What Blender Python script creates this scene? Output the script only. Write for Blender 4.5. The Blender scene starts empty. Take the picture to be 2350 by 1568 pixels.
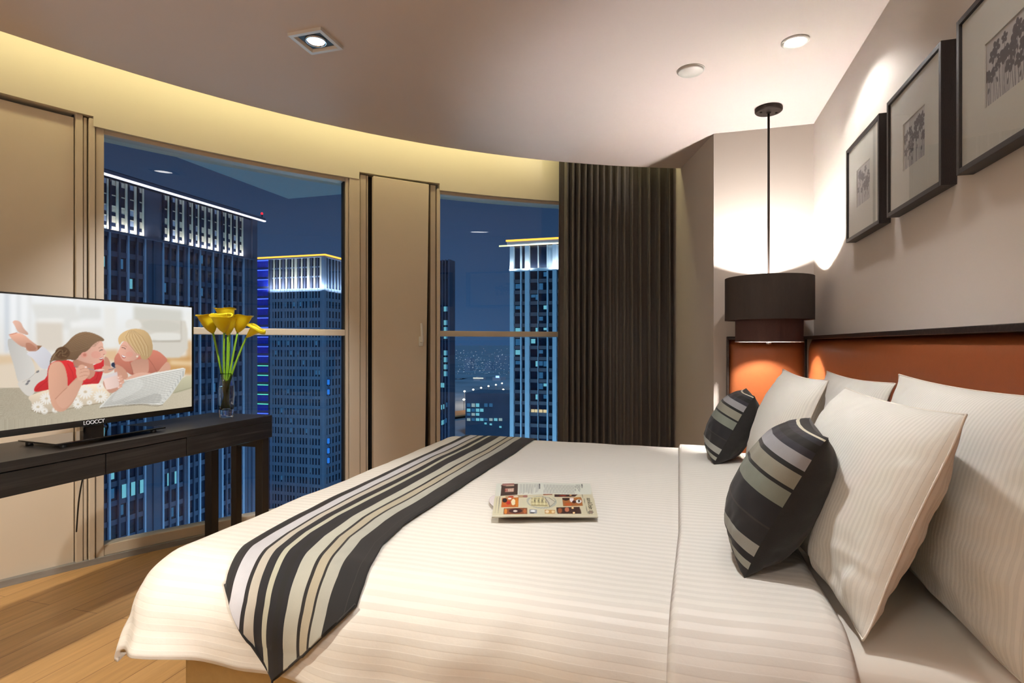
import bpy, bmesh, math, random
import numpy as np
from mathutils import Vector, Matrix, noise

random.seed(7)
C = bpy.context.scene.collection
PI = math.pi

# ---------------------------------------------------------------- camera, world, lights, exposure
CAM_Z = 1.15
YAW = 0.28769
cam_d = bpy.data.cameras.new('camera')
cam_d.sensor_width = 36.0
cam_d.lens = 1291.0 / 2350.0 * 36.0
cam_d.shift_y = 6.0 / 2350.0
cam_d.clip_end = 40000
cam = bpy.data.objects.new('camera', cam_d)
C.objects.link(cam)
cam.location = (0, 0, CAM_Z)
cam.rotation_euler = (PI / 2, 0, YAW)
bpy.context.scene.camera = cam
sc = bpy.context.scene
sc.view_settings.view_transform = 'Standard'
sc.view_settings.look = 'None'
sc.view_settings.gamma = 1
sc.view_settings.use_curve_mapping = False
sc.view_settings.exposure = 0.12
sc.cycles.use_denoising = True
sc.cycles.max_bounces = 8
sc.cycles.diffuse_bounces = 4
sc.cycles.transparent_max_bounces = 12
sc.cycles.sample_clamp_indirect = 4
sc.cycles.caustics_reflective = False
sc.cycles.caustics_refractive = False


def lin(c):
    return tuple(((v / 255) / 12.92) if v / 255 <= 0.04045 else (((v / 255) + 0.055) / 1.055) ** 2.4 for v in c)


def L4(c):
    return lin(c) + (1.0,)


world = bpy.data.worlds.new('night_sky')
sc.world = world
world.use_nodes = True
nt = world.node_tree
nt.nodes.clear()
wo = nt.nodes.new('ShaderNodeOutputWorld')
bg = nt.nodes.new('ShaderNodeBackground')
tc = nt.nodes.new('ShaderNodeTexCoord')
sx = nt.nodes.new('ShaderNodeSeparateXYZ')
mr = nt.nodes.new('ShaderNodeMapRange')
mr.inputs['From Min'].default_value = -0.25
mr.inputs['From Max'].default_value = 0.45
cr = nt.nodes.new('ShaderNodeValToRGB')
E_ = cr.color_ramp.elements
E_[0].position = 0.0
E_[0].color = L4((46, 90, 122))
E_[1].position = 1.0
E_[1].color = L4((32, 56, 78))
for p_, c_ in ((0.34, (48, 82, 122)), (0.5, (44, 72, 108)), (0.75, (36, 54, 80))):
    e = E_.new(p_)
    e.color = L4(c_)
nzw = nt.nodes.new('ShaderNodeTexNoise')
nzw.inputs['Scale'].default_value = 2.2
mxw = nt.nodes.new('ShaderNodeMix')
mxw.data_type = 'RGBA'
mxw.blend_type = 'MULTIPLY'
mxw.inputs[0].default_value = 0.35
nt.links.new(tc.outputs['Generated'], sx.inputs[0])
nt.links.new(tc.outputs['Generated'], nzw.inputs['Vector'])
nt.links.new(sx.outputs['Z'], mr.inputs['Value'])
nt.links.new(mr.outputs[0], cr.inputs[0])
nt.links.new(cr.outputs[0], mxw.inputs[6])
nt.links.new(nzw.outputs['Fac'], mxw.inputs[7])
nt.links.new(mxw.outputs[2], bg.inputs['Color'])
bg.inputs['Strength'].default_value = 1.25
nt.links.new(bg.outputs[0], wo.inputs[0])


def light(name, kind, loc, power, col, target=None, **kw):
    d = bpy.data.lights.new(name, kind)
    d.energy = power
    d.color = col
    for k, v in kw.items():
        setattr(d, k, v)
    o = bpy.data.objects.new(name, d)
    C.objects.link(o)
    o.location = loc
    if target is not None:
        v = Vector(target) - Vector(loc)
        o.rotation_euler = v.to_track_quat('-Z', 'Y').to_euler()
    return o


WARM = (1.0, 0.94, 0.87)
COOL = (1.0, 0.98, 0.96)
CX = 1.69   # centre of the curved facade is (CX, 0)


def cp(th, r, z=0.0):
    t = math.radians(th)
    return Vector((CX + r * math.cos(t), r * math.sin(t), z))


# ceiling lamps out of view, with added fill lights among them
light('fill_rear_ceiling', 'AREA', (-0.9, -1.2, 2.46), 13, WARM, (-0.9, -1.2, 0), shape='SQUARE', size=0.7)  # added fill light behind the camera, no known fixture
light('fill_rear_point', 'POINT', (-2.2, -1.5, 1.8), 25, (1.0, 0.95, 0.90), shadow_soft_size=0.16)  # added point fill that brightens the ceiling from behind the camera
light('lamp_desk_end', 'SPOT', (-2.1, 0.35, 2.46), 165, (1.0, 0.92, 0.78), (-1.95, 0.85, 0), spot_size=1.5, spot_blend=0.3, shadow_soft_size=0.03)
light('lamp_bed_middle', 'SPOT', (-0.2, 1.65, 2.46), 76, COOL, (-0.2, 2.05, 0), spot_size=1.7, spot_blend=0.8, shadow_soft_size=0.05)
light('lamp_near_wall', 'SPOT', (0.1, -0.2, 2.46), 8, COOL, (0.3, 0.6, 0.2), spot_size=2.2, spot_blend=0.8, shadow_soft_size=0.06)
light('added_panel_spot', 'SPOT', (0.35, 0.15, 0.88), 95, WARM, (-3.0, 1.72, 0.42), spot_size=0.46, spot_blend=0.5, shadow_soft_size=0.02)  # added spot beside the camera, no fixture; throws the bed corner's shadow
# warm strip lights hidden in the curtain recess above the windows
for th_ in (178, 168, 158, 149, 140, 131, 122, 114):
    p = cp(th_, 4.90, 2.74)
    light('recess_strip_light', 'AREA', p, 1.8, (1.0, 0.88, 0.47), cp(th_, 5.06, 2.2), shape='RECTANGLE', size=0.75, size_y=0.05)
# street lighting far below the towers
light('street_glow', 'AREA', (-75, 110, -68), 52000, (0.36, 0.74, 1.0), (-75, 110, 0), shape='SQUARE', size=60)
light('street_glow_far', 'AREA', (-25, 120, -68), 16000, (0.42, 0.76, 1.0), (-28, 145, 0), shape='SQUARE', size=30)

light('city_haze_fill', 'SUN', (0, 0, 60), 1.0, (0.34, 0.68, 1.0), (-50, 70, -60), angle=0.2)  # added blue sun, stands in for the glow of the city haze

# ---------------------------------------------------------------- helpers
def tag(o, label=None, cat=None, group=None, kind=None):
    if label:
        o['label'] = label
    if cat:
        o['category'] = cat
    if group:
        o['group'] = group
    if kind:
        o['kind'] = kind
    return o


def empty(name, loc=(0, 0, 0), **kw):
    o = bpy.data.objects.new(name, None)
    o.empty_display_size = 0.1
    C.objects.link(o)
    o.location = loc
    return tag(o, **kw)


def mk(name, V, Fc, mat, parent=None, smooth=False, uv=None, bevel=0, solid=0, sub=0, mats=None, fm=None, loc=None):
    me = bpy.data.meshes.new(name)
    if loc is not None:
        V = [tuple(Vector(v) - Vector(loc)) for v in V]
    me.from_pydata([tuple(v) for v in V], [], Fc)
    for m in (mats or [mat]):
        me.materials.append(m)
    if fm:
        me.polygons.foreach_set('material_index', fm)
    if smooth:
        me.polygons.foreach_set('use_smooth', [True] * len(me.polygons))
    if uv:
        l = me.uv_layers.new(name='UVMap')
        li = np.empty(len(me.loops), dtype=np.int32)
        me.loops.foreach_get('vertex_index', li)
        l.data.foreach_set('uv', np.array(uv, dtype=np.float32)[li].ravel())
    me.update()
    o = bpy.data.objects.new(name, me)
    C.objects.link(o)
    if loc is not None:
        o.location = loc
    if parent is not None:
        o.parent = parent
    if bevel:
        b = o.modifiers.new('bevel', 'BEVEL')
        b.width = bevel
        b.segments = 2
        b.limit_method = 'ANGLE'
    if solid:
        s = o.modifiers.new('solid', 'SOLIDIFY')
        s.thickness = solid
        s.offset = -1
    if sub:
        s = o.modifiers.new('sub', 'SUBSURF')
        s.levels = s.render_levels = sub
    return o


class MB:
    """collects boxes, prisms and tubes into one mesh"""
    def __init__(s):
        s.v, s.f = [], []

    def add(s, V, F):
        k = len(s.v)
        s.v += [tuple(x) for x in V]
        s.f += [tuple(i + k for i in f) for f in F]
        return s

    def box(s, x0, x1, y0, y1, z0, z1):
        return s.add([(x0, y0, z0), (x1, y0, z0), (x1, y1, z0), (x0, y1, z0), (x0, y0, z1), (x1, y0, z1), (x1, y1, z1), (x0, y1, z1)],
                     [(0, 3, 2, 1), (4, 5, 6, 7), (0, 1, 5, 4), (1, 2, 6, 5), (2, 3, 7, 6), (3, 0, 4, 7)])

    def prism(s, P, z0, z1):
        n = len(P)
        V = [(p[0], p[1], z0) for p in P] + [(p[0], p[1], z1) for p in P]
        return s.add(V, [tuple(range(n - 1, -1, -1)), tuple(range(n, 2 * n))] + [(i, (i + 1) % n, n + (i + 1) % n, n + i) for i in range(n)])

    def arc(s, t0, t1, r0, r1, z0, z1, n=None):
        n = n or max(1, int(abs(t1 - t0) / 1.2 + 0.5))
        P = [cp(t0 + (t1 - t0) * i / n, r0) for i in range(n + 1)] + [cp(t1 + (t0 - t1) * i / n, r1) for i in range(n + 1)]
        # quads per segment keep the curved slab clean
        m = n + 1
        V = []
        for z in (z0, z1):
            V += [(p.x, p.y, z) for p in P]
        N = 2 * m
        F = []
        for i in range(n):
            a, b, c, d = i, i + 1, N - 2 - i, N - 1 - i
            F += [(a, b, c, d)[::-1], (a + N, b + N, c + N, d + N), (a, b, b + N, a + N), (c, d, d + N, c + N)]
        F += [(n, n + 1, n + 1 + N, n + N), (N - 1, 0, N, 2 * N - 1)]
        return s.add(V, F)

    def tube(s, P, r, n=10, cap=True):
        P = [Vector(p) for p in P]
        rr = r if isinstance(r, (list, tuple)) else [r] * len(P)
        V = []
        up = None
        for i, p in enumerate(P):
            t = (P[min(i + 1, len(P) - 1)] - P[max(i - 1, 0)]).normalized()
            if up is None:
                up = t.orthogonal().normalized()
            up = (up - t * up.dot(t)).normalized()
            w = t.cross(up)
            V += [p + (up * math.cos(2 * PI * k / n) + w * math.sin(2 * PI * k / n)) * rr[i] for k in range(n)]
        F = [(i * n + k, i * n + (k + 1) % n, (i + 1) * n + (k + 1) % n, (i + 1) * n + k) for i in range(len(P) - 1) for k in range(n)]
        if cap:
            F += [tuple(range(n - 1, -1, -1)), tuple(range((len(P) - 1) * n, len(P) * n))]
        return s.add(V, F)

    def lathe(s, prof, cx, cy, n=32):
        V = [(cx + r * math.cos(2 * PI * k / n), cy + r * math.sin(2 * PI * k / n), z) for r, z in prof for k in range(n)]
        F = [(i * n + k, i * n + (k + 1) % n, (i + 1) * n + (k + 1) % n, (i + 1) * n + k) for i in range(len(prof) - 1) for k in range(n)]
        return s.add(V, F)

    def build(s, name, mat, parent=None, **kw):
        return mk(name, s.v, s.f, mat, parent, **kw)


def recalc(o):
    bm = bmesh.new()
    bm.from_mesh(o.data)
    bmesh.ops.recalc_face_normals(bm, faces=bm.faces)
    bm.to_mesh(o.data)
    bm.free()
    return o


def grid_faces(nu, nv):
    return [(j * nu + i, j * nu + i + 1, (j + 1) * nu + i + 1, (j + 1) * nu + i) for j in range(nv - 1) for i in range(nu - 1)]


# ---------------------------------------------------------------- materials
MT = {}


def pbr(name, col, rough=0.6, metal=0, noise_amt=0.0, noise_scale=8, bump=0.0, bump_scale=60, sheen=0, spec=0.5, stretch=None, coat=0):
    if name in MT:
        return MT[name]
    m = bpy.data.materials.new(name)
    m.use_nodes = True
    n = m.node_tree
    b = n.nodes['Principled BSDF']
    c = lin(col)
    b.inputs['Base Color'].default_value = c + (1,)
    b.inputs['Roughness'].default_value = rough
    b.inputs['Metallic'].default_value = metal
    b.inputs['Specular IOR Level'].default_value = spec
    b.inputs['Sheen Weight'].default_value = sheen
    b.inputs['Coat Weight'].default_value = coat
    if noise_amt or bump:
        t = n.nodes.new('ShaderNodeTexCoord')
        mp = n.nodes.new('ShaderNodeMapping')
        if stretch:
            mp.inputs['Scale'].default_value = stretch
        n.links.new(t.outputs['Object'], mp.inputs[0])
        if noise_amt:
            z = n.nodes.new('ShaderNodeTexNoise')
            z.inputs['Scale'].default_value = noise_scale
            z.inputs['Detail'].default_value = 5
            r = n.nodes.new('ShaderNodeMapRange')
            r.inputs['From Min'].default_value = 0.25
            r.inputs['From Max'].default_value = 0.75
            r.inputs['To Min'].default_value = 1 - noise_amt
            r.inputs['To Max'].default_value = 1 + noise_amt
            mu = n.nodes.new('ShaderNodeVectorMath')
            mu.operation = 'SCALE'
            mu.inputs[0].default_value = c
            n.links.new(mp.outputs[0], z.inputs['Vector'])
            n.links.new(z.outputs['Fac'], r.inputs[0])
            n.links.new(r.outputs[0], mu.inputs['Scale'])
            n.links.new(mu.outputs[0], b.inputs['Base Color'])
        if bump:
            z = n.nodes.new('ShaderNodeTexNoise')
            z.inputs['Scale'].default_value = bump_scale
            z.inputs['Detail'].default_value = 3
            bp = n.nodes.new('ShaderNodeBump')
            bp.inputs['Strength'].default_value = bump
            bp.inputs['Distance'].default_value = 0.002
            n.links.new(mp.outputs[0], z.inputs['Vector'])
            n.links.new(z.outputs['Fac'], bp.inputs['Height'])
            n.links.new(bp.outputs[0], b.inputs['Normal'])
    MT[name] = m
    return m


def emit(name, col, s):
    if name in MT:
        return MT[name]
    m = bpy.data.materials.new(name)
    m.use_nodes = True
    n = m.node_tree
    n.nodes.clear()
    o = n.nodes.new('ShaderNodeOutputMaterial')
    e = n.nodes.new('ShaderNodeEmission')
    e.inputs[0].default_value = L4(col)
    e.inputs[1].default_value = s
    n.links.new(e.outputs[0], o.inputs[0])
    MT[name] = m
    return m


def ramp_mat(name, stops, axis, rough=0.8, sheen=0.08, noise_amt=0.12, noise_scale=40, bump=0.15):
    """hard-edged stripes along one UV axis"""
    m = bpy.data.materials.new(name)
    m.use_nodes = True
    n = m.node_tree
    b = n.nodes['Principled BSDF']
    uv = n.nodes.new('ShaderNodeUVMap')
    sp = n.nodes.new('ShaderNodeSeparateXYZ')
    r = n.nodes.new('ShaderNodeValToRGB')
    r.color_ramp.interpolation = 'CONSTANT'
    el = r.color_ramp.elements
    el[0].position = stops[0][0]
    el[0].color = L4(stops[0][1])
    el[1].position = stops[1][0]
    el[1].color = L4(stops[1][1])
    for p, c in stops[2:]:
        e = el.new(p)
        e.color = L4(c)
    z = n.nodes.new('ShaderNodeTexNoise')
    z.inputs['Scale'].default_value = noise_scale
    z.inputs['Detail'].default_value = 4
    z2 = n.nodes.new('ShaderNodeTexNoise')
    z2.inputs['Scale'].default_value = 900
    t = n.nodes.new('ShaderNodeTexCoord')
    mx = n.nodes.new('ShaderNodeMix')
    mx.data_type = 'RGBA'
    mx.blend_type = 'MULTIPLY'
    mx.inputs[0].default_value = noise_amt * 2
    ad = n.nodes.new('ShaderNodeMath')
    ad.operation = 'ADD'
    n.links.new(uv.outputs[0], sp.inputs[0])
    n.links.new(sp.outputs[axis], r.inputs[0])
    n.links.new(t.outputs['Object'], z.inputs['Vector'])
    n.links.new(t.outputs['Object'], z2.inputs['Vector'])
    n.links.new(z.outputs['Fac'], ad.inputs[0])
    n.links.new(z2.outputs['Fac'], ad.inputs[1])
    n.links.new(r.outputs[0], mx.inputs[6])
    n.links.new(ad.outputs[0], mx.inputs[7])
    n.links.new(mx.outputs[2], b.inputs['Base Color'])
    bp = n.nodes.new('ShaderNodeBump')
    bp.inputs['Strength'].default_value = bump
    bp.inputs['Distance'].default_value = 0.001
    n.links.new(z2.outputs['Fac'], bp.inputs['Height'])
    n.links.new(bp.outputs[0], b.inputs['Normal'])
    b.inputs['Roughness'].default_value = rough
    b.inputs['Sheen Weight'].default_value = sheen
    return m


def satin(name, period, base=(238, 234, 226)):
    """white cotton with woven satin stripes: the stripe lies across UV.y and differs in weave and gloss"""
    m = bpy.data.materials.new(name)
    m.use_nodes = True
    n = m.node_tree
    b = n.nodes['Principled BSDF']
    uv = n.nodes.new('ShaderNodeUVMap')
    sp = n.nodes.new('ShaderNodeSeparateXYZ')
    ml = n.nodes.new('ShaderNodeMath')
    ml.operation = 'MULTIPLY'
    ml.inputs[1].default_value = 1 / period
    fr = n.nodes.new('ShaderNodeMath')
    fr.operation = 'PINGPONG'
    fr.inputs[1].default_value = 0.5
    r = n.nodes.new('ShaderNodeMapRange')
    r.inputs['From Min'].default_value = 0.22
    r.inputs['From Max'].default_value = 0.28
    n.links.new(uv.outputs[0], sp.inputs[0])
    n.links.new(sp.outputs[1], ml.inputs[0])
    n.links.new(ml.outputs[0], fr.inputs[0])
    n.links.new(fr.outputs[0], r.inputs[0])
    mx = n.nodes.new('ShaderNodeMix')
    mx.data_type = 'RGBA'
    c = lin(base)
    mx.inputs[6].default_value = c + (1,)
    mx.inputs[7].default_value = tuple(v * 0.92 for v in c) + (1,)
    n.links.new(r.outputs[0], mx.inputs[0])
    n.links.new(mx.outputs[2], b.inputs['Base Color'])
    rr = n.nodes.new('ShaderNodeMapRange')
    rr.inputs['To Min'].default_value = 0.5
    rr.inputs['To Max'].default_value = 0.85
    n.links.new(r.outputs[0], rr.inputs[0])
    n.links.new(rr.outputs[0], b.inputs['Roughness'])
    t = n.nodes.new('ShaderNodeTexCoord')
    z = n.nodes.new('ShaderNodeTexNoise')
    z.inputs['Scale'].default_value = 14
    z.inputs['Detail'].default_value = 6
    n.links.new(t.outputs['Object'], z.inputs['Vector'])
    bp = n.nodes.new('ShaderNodeBump')
    bp.inputs['Strength'].default_value = 0.3
    bp.inputs['Distance'].default_value = 0.006
    n.links.new(z.outputs['Fac'], bp.inputs['Height'])
    bp2 = n.nodes.new('ShaderNodeBump')
    bp2.inputs['Strength'].default_value = 0.4
    bp2.inputs['Distance'].default_value = 0.0006
    n.links.new(r.outputs[0], bp2.inputs['Height'])
    n.links.new(bp.outputs[0], bp2.inputs['Normal'])
    n.links.new(bp2.outputs[0], b.inputs['Normal'])
    b.inputs['Sheen Weight'].default_value = 0.15
    MT[name] = m
    return m


def glass_pane(name, tint=(1, 1, 1), ior=1.45, gain=1.0):
    m = bpy.data.materials.new(name)
    m.use_nodes = True
    n = m.node_tree
    n.nodes.clear()
    o = n.nodes.new('ShaderNodeOutputMaterial')
    tr = n.nodes.new('ShaderNodeBsdfTransparent')
    tr.inputs[0].default_value = tint + (1,)
    g = n.nodes.new('ShaderNodeBsdfGlossy')
    g.inputs['Roughness'].default_value = 0.0
    # Schlick reflectance that is the same from either side of the thin pane
    ge = n.nodes.new('ShaderNodeNewGeometry')
    dt = n.nodes.new('ShaderNodeVectorMath')
    dt.operation = 'DOT_PRODUCT'
    n.links.new(ge.outputs['Incoming'], dt.inputs[0])
    n.links.new(ge.outputs['Normal'], dt.inputs[1])
    ab = n.nodes.new('ShaderNodeMath')
    ab.operation = 'ABSOLUTE'
    n.links.new(dt.outputs['Value'], ab.inputs[0])
    om = n.nodes.new('ShaderNodeMath')
    om.operation = 'SUBTRACT'
    om.inputs[0].default_value = 1.0
    n.links.new(ab.outputs[0], om.inputs[1])
    pw = n.nodes.new('ShaderNodeMath')
    pw.operation = 'POWER'
    pw.inputs[1].default_value = 5.0
    n.links.new(om.outputs[0], pw.inputs[0])
    fz = n.nodes.new('ShaderNodeMath')
    fz.operation = 'MULTIPLY_ADD'
    fz.inputs[1].default_value = 0.93
    fz.inputs[2].default_value = 0.07
    n.links.new(pw.outputs[0], fz.inputs[0])
    ml = n.nodes.new('ShaderNodeMath')
    ml.operation = 'MULTIPLY'
    ml.inputs[1].default_value = gain
    mx = n.nodes.new('ShaderNodeMixShader')
    n.links.new(fz.outputs[0], ml.inputs[0])
    n.links.new(ml.outputs[0], mx.inputs[0])
    n.links.new(tr.outputs[0], mx.inputs[1])
    n.links.new(g.outputs[0], mx.inputs[2])
    n.links.new(mx.outputs[0], o.inputs[0])
    return m


def real_glass(name, ior=1.45, col=(1, 1, 1)):
    m = bpy.data.materials.new(name)
    m.use_nodes = True
    b = m.node_tree.nodes['Principled BSDF']
    b.inputs['Base Color'].default_value = col + (1,)
    b.inputs['Transmission Weight'].default_value = 1
    b.inputs['Roughness'].default_value = 0.0
    b.inputs['IOR'].default_value = ior
    return m


def dark_wood(name, col=(38, 32, 29), stretch=(60, 1.5, 60), rough=0.42, amt=0.9):
    m = bpy.data.materials.new(name)
    m.use_nodes = True
    n = m.node_tree
    b = n.nodes['Principled BSDF']
    t = n.nodes.new('ShaderNodeTexCoord')
    mp = n.nodes.new('ShaderNodeMapping')
    mp.inputs['Scale'].default_value = stretch
    z = n.nodes.new('ShaderNodeTexNoise')
    z.inputs['Scale'].default_value = 1.6
    z.inputs['Detail'].default_value = 4
    z.inputs['Distortion'].default_value = 0.8
    w = n.nodes.new('ShaderNodeTexWave')
    w.inputs['Scale'].default_value = 1.2
    w.inputs['Distortion'].default_value = 7
    w.inputs['Detail'].default_value = 2
    r = n.nodes.new('ShaderNodeValToRGB')
    c = lin(col)
    r.color_ramp.elements[0].color = tuple(v * (1 - amt * 0.6) for v in c) + (1,)
    r.color_ramp.elements[1].color = tuple(v * (1 + amt) for v in c) + (1,)
    ad = n.nodes.new('ShaderNodeMath')
    ad.operation = 'MULTIPLY'
    n.links.new(t.outputs['Object'], mp.inputs[0])
    n.links.new(mp.outputs[0], z.inputs['Vector'])
    n.links.new(mp.outputs[0], w.inputs['Vector'])
    n.links.new(z.outputs['Fac'], ad.inputs[0])
    n.links.new(w.outputs['Fac'], ad.inputs[1])
    n.links.new(ad.outputs[0], r.inputs[0])
    n.links.new(r.outputs[0], b.inputs['Base Color'])
    bp = n.nodes.new('ShaderNodeBump')
    bp.inputs['Strength'].default_value = 0.25
    bp.inputs['Distance'].default_value = 0.001
    n.links.new(ad.outputs[0], bp.inputs['Height'])
    n.links.new(bp.outputs[0], b.inputs['Normal'])
    b.inputs['Roughness'].default_value = rough
    return m


def floor_mat():
    m = bpy.data.materials.new('oak_floor')
    m.use_nodes = True
    n = m.node_tree
    b = n.nodes['Principled BSDF']
    t = n.nodes.new('ShaderNodeTexCoord')
    mp = n.nodes.new('ShaderNodeMapping')
    mp.inputs['Rotation'].default_value = (0, 0, PI / 2)
    br = n.nodes.new('ShaderNodeTexBrick')
    br.inputs['Scale'].default_value = 1
    br.inputs['Brick Width'].default_value = 1.2
    br.inputs['Row Height'].default_value = 0.14
    br.inputs['Mortar Size'].default_value = 0.0012
    br.inputs['Color1'].default_value = L4((212, 168, 112))
    br.inputs['Color2'].default_value = L4((200, 156, 100))
    br.inputs['Mortar'].default_value = L4((120, 84, 48))
    z = n.nodes.new('ShaderNodeTexNoise')
    z.inputs['Scale'].default_value = 3
    z.inputs['Detail'].default_value = 6
    z.inputs['Distortion'].default_value = 0.6
    m2 = n.nodes.new('ShaderNodeMapping')
    m2.inputs['Scale'].default_value = (16, 1.1, 1)
    mx = n.nodes.new('ShaderNodeMix')
    mx.data_type = 'RGBA'
    mx.blend_type = 'MULTIPLY'
    mx.inputs[0].default_value = 0.5
    r = n.nodes.new('ShaderNodeMapRange')
    r.inputs['From Min'].default_value = 0.3
    r.inputs['From Max'].default_value = 0.7
    r.inputs['To Min'].default_value = 0.65
    r.inputs['To Max'].default_value = 1.1
    n.links.new(t.outputs['Object'], mp.inputs[0])
    n.links.new(mp.outputs[0], br.inputs['Vector'])
    n.links.new(t.outputs['Object'], m2.inputs[0])
    n.links.new(m2.outputs[0], z.inputs['Vector'])
    n.links.new(z.outputs['Fac'], r.inputs[0])
    n.links.new(br.outputs['Color'], mx.inputs[6])
    n.links.new(r.outputs[0], mx.inputs[7])
    n.links.new(mx.outputs[2], b.inputs['Base Color'])
    b.inputs['Roughness'].default_value = 0.4
    return m


def attr_mat(name, emission=None, rough=0.5):
    """colours printed on or shown by the surface, from the mesh's colour attribute"""
    m = bpy.data.materials.new(name)
    m.use_nodes = True
    n = m.node_tree
    b = n.nodes['Principled BSDF']
    a = n.nodes.new('ShaderNodeAttribute')
    a.attribute_name = 'print'
    if emission:
        n.links.new(a.outputs['Color'], b.inputs['Emission Color'])
        b.inputs['Emission Strength'].default_value = emission
        b.inputs['Base Color'].default_value = (0.01, 0.01, 0.01, 1)
    else:
        n.links.new(a.outputs['Color'], b.inputs['Base Color'])
    b.inputs['Roughness'].default_value = rough
    return m


M_wall = pbr('wall_paint', (226, 216, 207), 0.85, bump=0.12, bump_scale=220)
M_ceil = pbr('ceiling_paint', (232, 219, 213), 0.9, noise_amt=0.01, noise_scale=3)
M_bulk = pbr('bulkhead_paint', (222, 214, 196), 0.85, bump=0.05)
M_panel = pbr('panel_lacquer', (216, 202, 182), 0.55, noise_amt=0.03, noise_scale=2)
M_frame = pbr('aluminium_frame', (206, 192, 172), 0.45, noise_amt=0.02)
M_darkal = pbr('dark_gasket', (40, 38, 36), 0.6, noise_amt=0.1)
M_kerb = pbr('grey_stone', (140, 138, 136), 0.3, noise_amt=0.18, noise_scale=9, stretch=(1, 1, 4))
M_glass = glass_pane('window_glass', (0.93, 0.97, 1.0), 1.45, 0.8)
M_floor = floor_mat()
M_leather = pbr('orange_leather', (160, 88, 48), 0.42, noise_amt=0.04, noise_scale=40, bump=0.15, bump_scale=350)
M_trim = dark_wood('dark_oak_trim', (44, 34, 28), (1.5, 60, 60))
M_table = dark_wood('black_oak', (38, 35, 35), (50, 1.6, 50), 0.36, 1.0)
M_blackwood = pbr('black_lacquer_wood', (20, 17, 15), 0.5, noise_amt=0.2, noise_scale=20)
M_frameblk = dark_wood('picture_frame_wood', (40, 33, 32), (60, 2, 60), 0.5, 0.5)
M_mat = pbr('white_mat_board', (214, 210, 202), 0.8, noise_amt=0.01)
M_duvet = satin('duvet_satin_stripe', 0.030)
M_pillow = satin('pillow_satin_stripe', 0.0125, (232, 229, 220))
M_sheet = pbr('white_sheet', (234, 228, 216), 0.8, noise_amt=0.015, noise_scale=5, bump=0.1, bump_scale=20)
M_black = pbr('black_velvet', (24, 22, 22), 0.85, noise_amt=0.2, noise_scale=60, sheen=0.2, bump=0.2, bump_scale=500)
M_base = pbr('bed_base_fabric', (178, 152, 100), 0.8, noise_amt=0.05, noise_scale=60, bump=0.2, bump_scale=400)
M_curtain = pbr('curtain_cloth', (90, 84, 78), 0.8, noise_amt=0.08, noise_scale=50, bump=0.2, bump_scale=400, sheen=0.2)
M_shade = pbr('brown_lamp_shade', (58, 48, 42), 0.8, noise_amt=0.08, noise_scale=300, stretch=(1, 1, 0.2))
M_shade2 = pbr('plum_lamp_shade', (84, 56, 50), 0.8, noise_amt=0.08, noise_scale=300, stretch=(1, 1, 0.2))
M_inner = pbr('shade_lining', (235, 228, 220), 0.8, noise_amt=0.01)
M_bronze = pbr('dark_bronze', (46, 36, 32), 0.45, 0.6, noise_amt=0.05)
M_white = pbr('white_plastic', (232, 228, 222), 0.4, noise_amt=0.01)
M_tvblk = pbr('gloss_black_plastic', (10, 9, 10), 0.12, noise_amt=0.05, coat=0.3)
M_tvback = pbr('matt_black_plastic', (16, 16, 17), 0.5, noise_amt=0.05)
M_bglass = pbr('black_glass', (8, 9, 10), 0.04, noise_amt=0.05, coat=1.0)
M_chrome = pbr('chrome', (220, 220, 225), 0.12, 1.0, noise_amt=0.02)
M_petal = pbr('yellow_petal', (255, 230, 30), 0.45, noise_amt=0.08, noise_scale=30, sheen=0.1)
M_stem = pbr('green_stem', (132, 182, 40), 0.45, noise_amt=0.15, noise_scale=25, stretch=(1, 1, 0.2))
_n = M_petal.node_tree
_b = _n.nodes['Principled BSDF']
_t = _n.nodes.new('ShaderNodeBsdfTranslucent')
_t.inputs[0].default_value = L4((255, 240, 30))
_m = _n.nodes.new('ShaderNodeMixShader')
_m.inputs[0].default_value = 0.4
_n.links.new(_b.outputs[0], _m.inputs[1])
_n.links.new(_t.outputs[0], _m.inputs[2])
_n.links.new(_m.outputs[0], _n.nodes['Material Output'].inputs[0])
M_spadix = pbr('orange_spadix', (235, 150, 20), 0.7, noise_amt=0.1, noise_scale=200, bump=0.3)
M_lamp = emit('lamp_lens', (255, 250, 245), 14)
M_bulb = emit('bulb_glow', (255, 244, 232), 20)

# ---------------------------------------------------------------- the room
ZC = 2.49      # ceiling
XW = 0.789     # headboard wall
YB = 3.80      # far wall of the alcove
RG = 5.16      # glass line
ST = 'structure'

Pf = [cp(206 - 100 * i / 50, 5.20) for i in range(51)]
o = MB().prism([(p.x, p.y) for p in Pf] + [(1.1, 4.9), (1.1, -2.4)], -0.12, 0.0).build('floor', M_floor, None)
recalc(o)
tag(bpy.data.objects['floor'], kind=ST)

# dropped ceiling with its curved edge, as one slab
n_ = 46
P = [cp(205 - (205 - 109.35) * i / n_, 4.78) for i in range(n_ + 1)]
P = [(p.x, p.y) for p in P] + [(0.215, YB), (0.9, YB + 0.1), (0.95, -2.3), (-2.5, -2.3)]
o = MB().prism(P, ZC, ZC + 0.12).build('ceiling', M_ceil)
recalc(o)
tag(o, kind=ST)
o = MB().box(-4.4, 1.2, -2.6, 5.6, 2.86, 2.92).build('ceiling_recess', M_ceil)
tag(o, kind=ST)

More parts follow.
